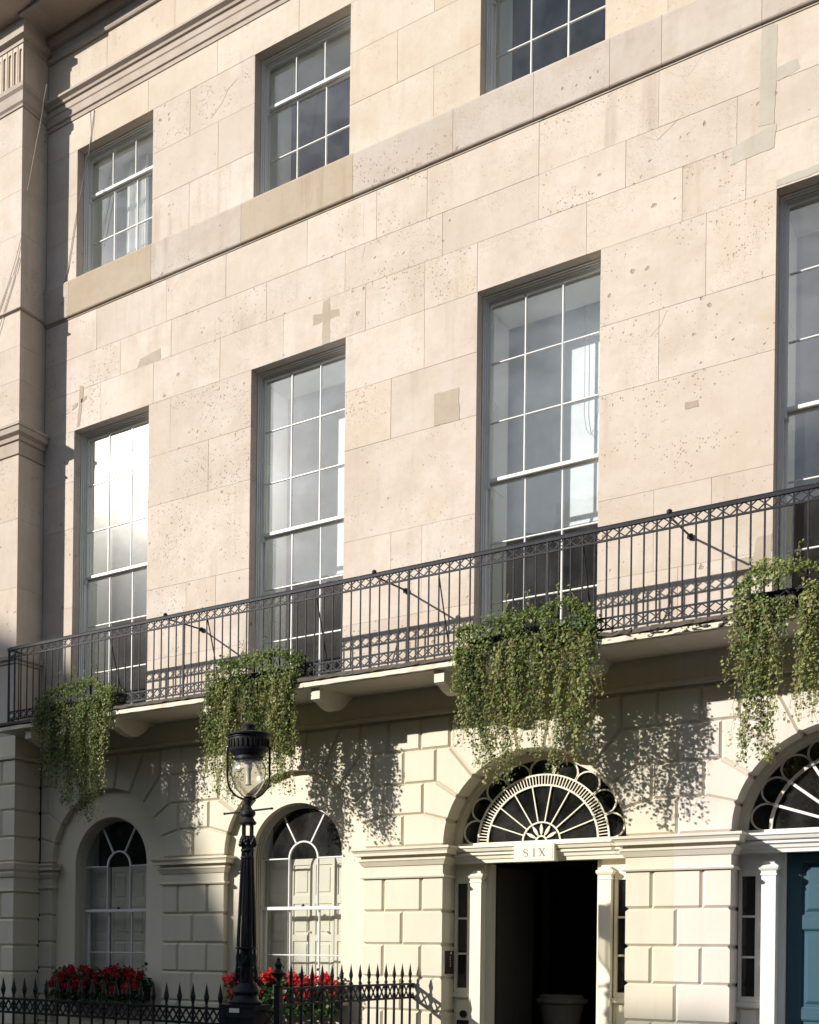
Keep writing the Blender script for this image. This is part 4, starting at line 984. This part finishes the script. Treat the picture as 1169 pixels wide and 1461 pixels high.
def lmould(prof, name='string_moulding', mat='moulding'):
    b = MB(); b.layers([[(XLL, YL-o, z), (XL+o, YL-o, z), (XL+o, -.003, z), (XLL, -.003, z)] for o, z in prof]); b.build(name, M[mat], HL)
lmould([(0, 6.17), (.02, 6.18), (.02, 6.22), (.05, 6.24), (.05, 6.30), (.02, 6.325), (0, 6.33)])
lmould([(0, 9.53), (.0, 9.535), (.025, 9.54), (.025, 9.57), (.0, 9.58), (0, 9.76), (.03, 9.77), (.04, 9.83), (.10, 9.87), (.11, 9.95), (.13, 9.96), (.13, 10.0), (.02, 10.04), (0, 10.04)])
lmould([(0, 11.86), (.02, 11.862), (.045, 11.875), (.045, 11.898), (.0, 11.90)])
lmould([(0, 15.13), (.02, 15.135), (.02, 15.17), (.05, 15.20), (.05, 15.30), (.035, 15.31), (.035, 15.38), (.07, 15.42), (.07, 15.49), (0, 15.495)])
lmould([(0, 16.15), (.02, 16.16), (.02, 16.22), (.09, 16.25), (.09, 16.34), (.05, 16.36), (.05, 16.55), (.45, 16.60), (.45, 16.75), (.52, 16.86), (.52, 16.95), (.1, 17.0)], 'cornice')
b = MB(); b.box(XLL, XL-.03, YL+.02, -.003, 15.495, 16.15); b.build('frieze_ground', M['ashlar_top'], HL)
b = MB(); b.box(XL-.03, XL, YL+.03, -.003, 15.495, 16.15); b.build('frieze_side', M['ashlar_top'], HL)
x = XL-.058
first = None; k = 0
# flutes: pairs of fillets with an arched head
fl = MB(); fl.box(-.015, .015, -.026, 0, 0, .655)
fme = fl.mesh('flute_fillet', M['ashlar_top'], (0, 0, 0))
while x > XLL+.1 and k < 26:
    link('flute_fillet', fme, (x+.045, YL+.02, 15.495), HL)
    b = MB(); P = [(x-.03, 15.52)]+[(x+.0-.030*math.cos(PI*t/8), 16.06+.03*math.sin(PI*t/8)) for t in range(9)]
    rim = [(x-.075+.03, 16.12), (x+.03, 16.12)]
    poly = [(x-.030, 16.06)]+[(x-.030*math.cos(PI*t/8), 16.06+.030*math.sin(PI*t/8)) for t in range(1, 8)]+[(x+.030, 16.06), (x+.030, 16.15), (x-.030, 16.15)]
    b.exty(poly, YL-.004, YL+.02); b.box(x-.03, x+.03, YL-.004, YL+.02, 15.495, 15.53); b.box(x-.046-.0, x-.030, YL-.004, YL+.02, 15.495, 16.15)
    b.build('flute', M['ashlar_top'], HL); x -= .121; k += 1
# ground floor of the left neighbour: banded rustication
lz = [4.63, 4.23, 3.812, 3.384, 2.985]
for k in range(4):
    xs = [XLL, -15.3+.3*(k % 2), -14.5, -13.81 if k % 2 == 0 else -14.1, XL]
    for a, b_ in zip(xs[:-1], xs[1:]):
        rblock(a, b_, lz[k+1], lz[k], a > XLL, b_ < XL-.01, y0=YL, y1=-.003, side_r=(b_ > XL-.01), mat=M['stuccow'], par=HL)
lz2 = [2.50, 2.06, 1.63, 1.20, .77, .34, -.1]
for k in range(6):
    xs = [XLL, -15.3+.3*(k % 2), -14.5, -13.81 if k % 2 == 0 else -14.1, XL]
    for a, b_ in zip(xs[:-1], xs[1:]):
        rblock(a, b_, lz2[k+1], lz2[k], a > XLL, b_ < XL-.01, y0=YL, y1=-.003, side_r=(b_ > XL-.01), mat=M['stuccow'], par=HL)
def lm2(prof): 
    b = MB(); b.layers([[(XLL, YL-o, z), (XL+o, YL-o, z), (XL+o, -.003, z), (XLL, -.003, z)] for o, z in prof]); b.build('impost', M['stuccow'], HL)
lm2([(0, 2.50), (.02, 2.505), (.02, 2.53), (0, 2.54), (0, 2.72), (.03, 2.74), (.05, 2.80), (.03, 2.82), (.07, 2.86), (.09, 2.95), (.0, 2.984)])
lm2([(0, 4.632), (.03, 4.64), (.035, 4.69), (.01, 4.71), (0, 5.018)])
b = MB(); b.box(XLL, XL-.001, YL+.05, 8, -2.6, -.11); b.box(XLL, XL-.102, 0, 8, -2.6, 17.5); b.box(XLL, XL-.001, YL+.05, 0, 16.96, 18.2); b.build('core_wall', M['ashlar_top'], HL)

# ------------- cables
b = MB(); b.tube([(-13.03, -.55, 15.3), (-13.05, -.6, 14.99), (-13.09, -.62, 14.68), (-13.16, -.63, 14.4), (-13.27, -.63, 13.98), (-13.36, -.62, 13.70)], .007, 5)
tag(b.build('cable', M['cable']), 'short grey cable hanging in the shaded corner beneath the cornice', 'cable')
b = MB(); b.tube([(-13.50, -.61, 13.0), (-13.6, -.62, 12.7), (-13.75, -.62, 12.39), (-14.0, -.62, 11.93)], .006, 5)
tag(b.build('cable', M['cable']), 'upper of two slanting cables across the projecting end house', 'cable')
b = MB(); b.tube([(-13.525, -.61, 12.7), (-13.65, -.62, 12.36), (-13.85, -.62, 11.95), (-14.05, -.62, 11.5)], .006, 5)
tag(b.build('cable', M['cable']), 'lower of two slanting cables across the projecting end house', 'cable')
b = MB(); b.tube([(-12.50, -.01, 14.98), (-12.60, -.015, 14.34), (-12.74, -.015, 13.84), (-12.89, -.015, 13.28), (-13.03, -.015, 12.60), (-13.1, -.012, 12.42)], .006, 5)
tag(b.build('cable', M['cable']), 'thin brown wire running down the stone left of the top left window', 'cable')

# ------------- flower boxes
def flower_box(x0, x1, label, pet, seed):
    r2 = random.Random(seed)
    root = thing('flower_box', ((x0+x1)/2, -.12, .95), label, 'flower box', 'red flower boxes on the ground floor sills')
    b = MB(); b.box(x0+.05, x1-.05, -.20, .06, .80, 1.0); b.box(x0+.2, x0+.25, -.2, .1, .70, .80); b.box(x1-.25, x1-.2, -.2, .1, .70, .80); b.build('trough', M['iron'], root)
    P = []; S_ = []; T = []
    for k in range(2600):
        x = r2.uniform(x0-.02, x1+.02); z = 1.0+abs(r2.gauss(0, .11)) if r2.random() < .6 else r2.uniform(.72, 1.05); y = -.12+r2.gauss(0, .10)
        if z < .98: y = -.22-abs(r2.gauss(0, .05))
        P.append((x, y, z)); S_.append(r2.uniform(.04, .075)); T.append(r2.random())
    link('leaves', leaf_mesh('leaves', P, S_, np.array(T), M['geranium'], droop=0, aspect=1.2, org=root.location), root.location, root, kind='stuff')
    vari = []
    for q in range(4):
        pp = []; 
        for k in range(95):
            d = Vector((r2.gauss(0, 1), r2.gauss(0, 1), r2.gauss(0, 1))).normalized()*r2.uniform(.025, .066); d.z *= .8; pp.append(tuple(d))
        vari.append(leaf_mesh('flower_head', pp, [r2.uniform(.024, .040) for _ in pp], np.random.rand(95), pet, droop=0, aspect=1.25))
    n = int((x1-x0)*36)
    for k in range(n):
        x = x0+(x1-x0)*(k+r2.random())/n; z = r2.choice((1.17, 1.24, 1.12, 1.05, .98, 1.18, 1.22))+r2.gauss(0, .035); y = -.18+r2.gauss(0, .07)
        if z < 1.06: y -= .09
        o = link('flower_head', vari[k % 4], (x, y, z), root); o.rotation_euler = (r2.random()*6, r2.random()*6, r2.random()*6); s_ = r2.uniform(.75, 1.3); o.scale = (s_, s_, s_)
    b = MB()
    for k in range(40): x = r2.uniform(x0, x1); b.tube([(x, -.1, 1.0), (x+r2.gauss(0, .03), -.15, 1.18)], .003, 3)
    b.build('stalks', M['geranium'], root, kind='stuff')
flower_box(-13.0, -11.15, 'box of red geraniums, petals coloured darker for the shade, on the left arched window sill', M['petalshade'], 2)
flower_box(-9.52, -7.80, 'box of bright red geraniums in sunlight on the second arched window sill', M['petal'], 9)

# ------------- street lantern
LX, LY = -7.205, -3.30
lp = thing('street_lamp', (LX, LY, 0), 'black cast iron street lantern with egg-shaped glass globe beside the railings', 'street lamp')
b = MB(); b.box(LX-.215, LX+.215, LY-.17, LY+.17, 0, .86)
for k in range(9): b.box(LX-.16+k*.036, LX-.142+k*.036, LY-.178, LY-.169, .2, .84)
b.box(LX-.23, LX+.23, LY-.185, LY+.185, .86, .90); b.box(LX-.215, LX+.215, LY-.17, LY+.17, .90, .975); b.box(LX-.23, LX+.23, LY-.185, LY+.185, .975, 1.0)
b.build('plinth', M['iron'], lp)
b = MB(); b.box(LX-.10, LX+.03, LY-.176, LY-.171, .915, .962); b.build('number_plate', M['plate'], lp)
b = MB(); b.lathe([(.18, 1.0), (.185, 1.03), (.145, 1.06), (.13, 1.10), (.155, 1.14), (.14, 1.19), (.115, 1.24)], (LX, LY), 24); b.build('base_moulding', M['iron'], lp, smooth=True)
b = MB(); b.lathe([(.070, 1.22), (.062, 1.62), (.050, 2.2), (.04, 2.58), (.045, 2.80), (.03, 2.86)], (LX, LY), 16); b.build('shaft', M['iron'], lp, smooth=True)
def rsh(z): return np.interp(z, [1.22, 1.26, 1.40, 1.62, 2.65, 2.72], [.130, .126, .110, .100, .062, .060])
for k in range(12):
    a = 2*PI*k/12+.13; zz_ = [1.64, 1.9, 2.2, 2.45, 2.62]
    b = MB(); b.tube([(LX+rsh(z)*math.cos(a), LY+rsh(z)*math.sin(a), z) for z in zz_], .0125, 6, .009); b.build('fluting_rib', M['iron'], lp)
for k in range(4):        # corner bars down to the plinth
    a = PI/4+PI/2*k+.35; b = MB(); b.tube([(LX+rsh(z)*1.03*math.cos(a), LY+rsh(z)*1.03*math.sin(a), z) for z in (1.1, 1.3, 1.62, 2.0, 2.4, 2.66, 2.9, 3.04)], .018, 6, .012); b.build('corner_bar', M['iron'], lp)
for z, r_ in ((1.62, .110), (2.62, .070), (2.70, .068)):
    b = MB(); b.lathe([(r_-.01, z-.015), (r_+.008, z-.008), (r_+.008, z+.008), (r_-.01, z+.015)], (LX, LY), 20); b.build('collar', M['iron'], lp, smooth=True)
for s4 in range(4):       # palmettes and loops
    a0 = s4*PI/2-PI/2+.65*0; rr = .102
    b = MB()
    def onface(u, z): aa = a0+u/rr; q = rsh(z)+.004; return (LX+q*math.cos(aa), LY+q*math.sin(aa), z)
    for t in (-3, -2, -1, 0, 1, 2, 3):
        pts = [onface(.004*t, 1.42), onface(.014*t, 1.48), onface(.024*t, 1.53), onface(.029*t, 1.57-.012*abs(t))]
        b.tube(pts, .009, 5, .006)
    for s_ in (-1, 1):
        b.tube([onface(s_*(.035+.024*math.cos(q)), 1.33+.075*math.sin(q)) for q in np.linspace(0, 2*PI, 13)], .007, 5)
    b.build('palmette', M['iron'], lp)
b = MB()
for s4 in range(4):
    a = s4*PI/2-PI/2
    for t in range(5): b.lathe([(0, -.03), (.022, 0), (0, .045)], (LX+.085*math.cos(a+(t-2)*.22), LY+.085*math.sin(a+(t-2)*.22)), 6); b.v[-18:] = [(x, y, z+2.76+.02*(2-abs(t-2))*1.5) for x, y, z in b.v[-18:]]
b.build('leaf_ornament', M['iron'], lp)
b = MB(); b.lathe([(.088, 2.98), (.10, 3.0), (.075, 3.03), (.06, 3.06), (.085, 3.09), (.085, 3.12), (.05, 3.15), (.028, 3.19), (.04, 3.22), (.05, 3.25), (.03, 3.27), (.055, 3.285)], (LX, LY), 16); b.build('neck', M['iron'], lp, smooth=True)
b = MB(); b.tube([(LX-.30, LY-.02, 3.117), (LX+.30, LY+.02, 3.145)], .011, 8); b.lathe([(.0, 3.10), (.02, 3.117), (.0, 3.135)], (LX-.30, LY-.02), 8); b.lathe([(0, 3.125), (.02, 3.145), (0, 3.16)], (LX+.30, LY+.02), 8); b.build('ladder_bar', M['iron'], lp)
for a in (.588,):
    b = MB(); P = []
    for t in range(21):
        u = t/20; q = PI*u; xx = -.232*math.cos(q); z = 3.82 if False else 0
        P.append((xx, 3.52-.262*math.sin(q)**.9))
    pts = [(-.232, 3.84)]+P+[(.232, 3.84)]
    b.tube([(LX+x*math.cos(a), LY+x*math.sin(a), z) for x, z in pts], .0125, 6); b.build('cage_hoop', M['iron'], lp)
b = MB(); b.lathe([(.03, 3.275), (.075, 3.30), (.125, 3.36), (.172, 3.44), (.196, 3.53), (.195, 3.60), (.172, 3.66), (.135, 3.69)], (LX, LY), 28); gl = b.build('glass_globe', M['lampglass'], lp, smooth=True)
b = MB(); b.lathe([(.0, 3.68), (.045, 3.66), (.04, 3.60), (.028, 3.56), (.028, 3.44), (.04, 3.42), (.0, 3.41)], (LX, LY), 12); b.build('lamp_bulb', M['plate'], gl, smooth=True)
b = MB(); b.lathe([(.14, 3.685), (.165, 3.70), (.155, 3.73), (.185, 3.76), (.210, 3.785), (.218, 3.80), (.222, 3.925), (.232, 3.935), (.232, 3.95)], (LX, LY), 32); b.build('lantern_drum', M['iron'], lp, smooth=True)
for k in range(28):
    a = 2*PI*k/28; b = MB(); b.box(-.008, .008, -.006, .006, 0, .085)
    b.v = [(LX+(.224)*math.cos(a)-x*math.sin(a)+y*math.cos(a), LY+.224*math.sin(a)+x*math.cos(a)+y*math.sin(a), 3.822+z) for x, y, z in b.v]; b.build('vent_slot', M['dark'], lp)
b = MB(); b.lathe([(.225, 3.945), (.255, 3.952), (.258, 3.968), (.225, 3.982), (.14, 3.995), (.085, 4.01), (.07, 4.02), (.072, 4.06), (.078, 4.075), (.05, 4.10), (.02, 4.112), (0, 4.115)], (LX, LY), 32); b.build('lantern_cap', M['iron'], lp, smooth=True)
b = MB(); b.lathe([(.0, 3.80), (.018, 3.81), (.022, 3.84), (.015, 3.87), (0, 3.875)], (LX-.262, LY-.02), 10); b.build('photo_cell', M['plate'], lp, smooth=True)

# ------------- area railings
IR = M['iron']
def spear(b_z, tip, wd, rbar):
    b = MB(); b.lathe([(rbar, 0), (rbar, b_z), (rbar*1.5, b_z+.01), (rbar*.8, b_z+.03), (wd*.55, b_z+(tip-b_z)*.22), (wd, b_z+(tip-b_z)*.42), (wd*.62, b_z+(tip-b_z)*.62), (.0012, tip)], (0, 0), 8)
    return b
ar = thing('area_railing', (-11.8, -3.3, 0), 'low black spear-topped railing along the basement area, left of the lantern', 'railing')
sm = spear(.94, 1.222, .034, .016).mesh('spear_bar', IR, (0, 0, 0)); 
xs = [-7.545-.1905*k for k in range(48)]
for x in xs: link('spear_bar', sm, (x, -3.3, .05), ar); 
for o in ar.children: pass
sm.transform(Matrix.Translation((0, 0, -.05)))
for z in (.935, .765, .10):
    b = MB(); b.box(-16.75, -7.42, -3.320, -3.280, z-.014, z+.014); b.build('rail', IR, ar)
ld = MB(); q = .1905
for (xa, za, xb, zb2) in ((0, -.074, q/2, .074), (q/2, .074, q, -.074), (0, .074, q/2, -.074), (q/2, -.074, q, .074)): ld.ribbon([(xa, za), (xb, zb2)], .020, -.006, .006)
ldm = ld.mesh('lattice_cross', IR, (0, 0, 0))
for x in xs[:]: link('lattice_cross', ldm, (x-q, -3.3, .85), ar)
b = MB(); b.box(-16.8, -6.9, -3.42, -3.22, -.05, .06); b.build('stone_kerb', M['pavement'], ar)
sr = thing('step_railing', (-6.79, -1.6, .18), 'higher black spear-topped railing running back along the entrance steps to the pier', 'railing')
sm2 = spear(1.03, 1.275, .026, .0165); 
sm2 = sm2.mesh('spear_bar', IR, (0, 0, 0))
YS = [-3.03+.2265*k for k in range(14)]
for y in YS: link('spear_bar', sm2, (-6.79, y, .18), sr)
for z in (1.185, 1.01, .30):
    b = MB(); b.box(-6.809, -6.771, -3.27, -.004, z-.013, z+.013); b.build('rail', IR, sr)
ld = MB(); q2 = .2265
for (ya, za, yb, zb2) in ((0, 0, q2/4, .077), (q2/4, .077, q2/2, 0), (q2/2, 0, q2/4, -.077), (q2/4, -.077, 0, 0)): ld.ribbon([(ya, za), (yb, zb2)], .018, -.006, .006); ld.ribbon([(ya+q2/2, za), (yb+q2/2, zb2)], .018, -.006, .006)
ld.v = [(y_, x_, z_) for x_, y_, z_ in ld.v]
ldm2 = ld.mesh('lattice_cross', IR, (0, 0, 0))
for k in range(14): link('lattice_cross', ldm2, (-6.79, -3.03+.2265*(k-.5), 1.0975), sr)
b = MB(); b.box(-6.825, -6.755, -3.325, -3.255, .0, 1.20); b.lathe([(.045, 1.20), (.055, 1.215), (.03, 1.23), (.022, 1.27), (.03, 1.30), (.075, 1.335), (.085, 1.355), (.05, 1.375), (.03, 1.40), (.035, 1.425), (.045, 1.445), (.025, 1.475), (.018, 1.49), (.024, 1.505), (0, 1.53)], (-6.79, -3.29), 14)
b.build('newel_post', IR, sr)
b = MB(); b.box(-6.98, -6.80, -3.315, -3.285, .925, .945); b.box(-6.98, -6.80, -3.315, -3.285, .755, .775); b.tube([(-6.97, -3.3, .78), (-6.83, -3.3, .93)], .008, 5); b.tube([(-6.97, -3.3, .93), (-6.83, -3.3, .78)], .008, 5); b.build('link_rail', IR, sr)

# ------------- the square behind the camera (seen in the glass, throws the shade at lower left)
ot = thing('opposite_terrace', (-30, -44, 0), 'tall grey stone terrace across the square, a dark skyline in the glass', 'building')
sky_line = [(-95, 27.5), (-58, 27.5), (-52, 29.9), (-48.4, 29.3), (-46.8, 28.5), (-45.35, 27.5), (-45.3, 25.2), (-44.8, 24.35), (-43.95, 23.75), (-43.2, 23.2), (-41.8, 22.4), (-40.5, 22.3), (-38.6, 22.3), (-38.5, 23.15), (-36.9, 23.2), (-36.7, 22.2), (-20, 22.2), (-19.8, 23.5), (-16, 23.5), (-15.8, 21.4), (60, 21.4)]
b = MB(); pl_ = [(-95, 0)]+sky_line+[(60, 0)]; b.layers([[(x, -42, z) for x, z in pl_], [(x, -50, max(0, z-7.5)) for x, z in pl_]]); b.build('wall', M['farbrick'], ot)
wmb = MB(); wmb.box(-.65, .65, -.05, .05, 0, 2.4); wme = wmb.mesh('window', M['glassdark'], (0, 0, 0))
for fl_ in range(5):
    for k in range(28): link('window', wme, (-92+k*5.2, -41.99, 2.0+fl_*4.2), ot)
for x in (-88, -74, -62, -30, -5, 20): 
    b = MB(); b.box(x, x+2.2, -44.5, -43, 20, 23.6 if x > -50 else 29.2); b.build('chimney', M['farbrick'], ot)
def make_tree(x, y, h, label, seed, src=None):
    r2 = random.Random(seed)
    root = thing('plane_tree', (x, y, 0), label, 'tree', 'plane trees in the square')
    if src:
        for c in src.children:
            o = c.copy(); COL.objects.link(o); o.parent = root; o.rotation_euler = (0, 0, r2.random()*6); s_ = h/14.5; o.scale = (s_*r2.uniform(.95, 1.2), s_*r2.uniform(.95, 1.2), s_)
        return root
    b = MB(); b.tube([(x, y, 0), (x+.1, y, 2), (x-.05, y+.1, 4.5), (x+.1, y, 7)], .38, 9, .2)
    cl = []
    for k in range(9):
        a = k*.7+r2.random(); e = (x+math.cos(a)*r2.uniform(2, 4), y+math.sin(a)*r2.uniform(2, 4), r2.uniform(7.5, 12.5)); b.tube([(x, y, r2.uniform(3.5, 6.5)), ((x+e[0])/2, (y+e[1])/2, e[2]-1.8), e], .13, 6, .04); cl.append(e)
    for k in range(26):
        a = r2.random()*6.3; rr = r2.uniform(0, 4.3); cl.append((x+math.cos(a)*rr, y+math.sin(a)*rr, 5+9*r2.random()*(1-rr/9)))
    b.build('trunk', M['bark'], root, org=(x, y, 0))
    P = []; 
    for c in cl:
        s_ = r2.uniform(.8, 1.5)
        for _ in range(170): P.append((c[0]+r2.gauss(0, s_*.62), c[1]+r2.gauss(0, s_*.62), min(14.4, c[2]+r2.gauss(0, s_*.5))))
    link('crown', leaf_mesh('crown', P, [r2.uniform(.25, .5) for _ in P], np.random.rand(len(P)), M['treeleaf'], droop=.1, org=(x, y, 0)), (x, y, 0), root)
    return root
t0 = make_tree(-20, -29, 14.5, 'plane tree in the square facing the open doorway, seen in the window glass', 1)
for k, (x, y, h) in enumerate(((-30, -31, 15), (-12, -28, 14.8), (-4, -31, 15.5), (6, -29, 14.6), (-40, -33, 15.5), (16, -32, 15))):
    make_tree(x, y, h, ['second plane tree of the row from the left, seen in the glass', 'plane tree of the row facing the teal door, seen in the glass', 'plane tree of the row right of the teal door', 'plane tree of the row second from the right end', 'leftmost plane tree of the row in the square', 'rightmost plane tree of the row in the square'][k], 20+k, t0)
print('objects', len(bpy.data.objects))
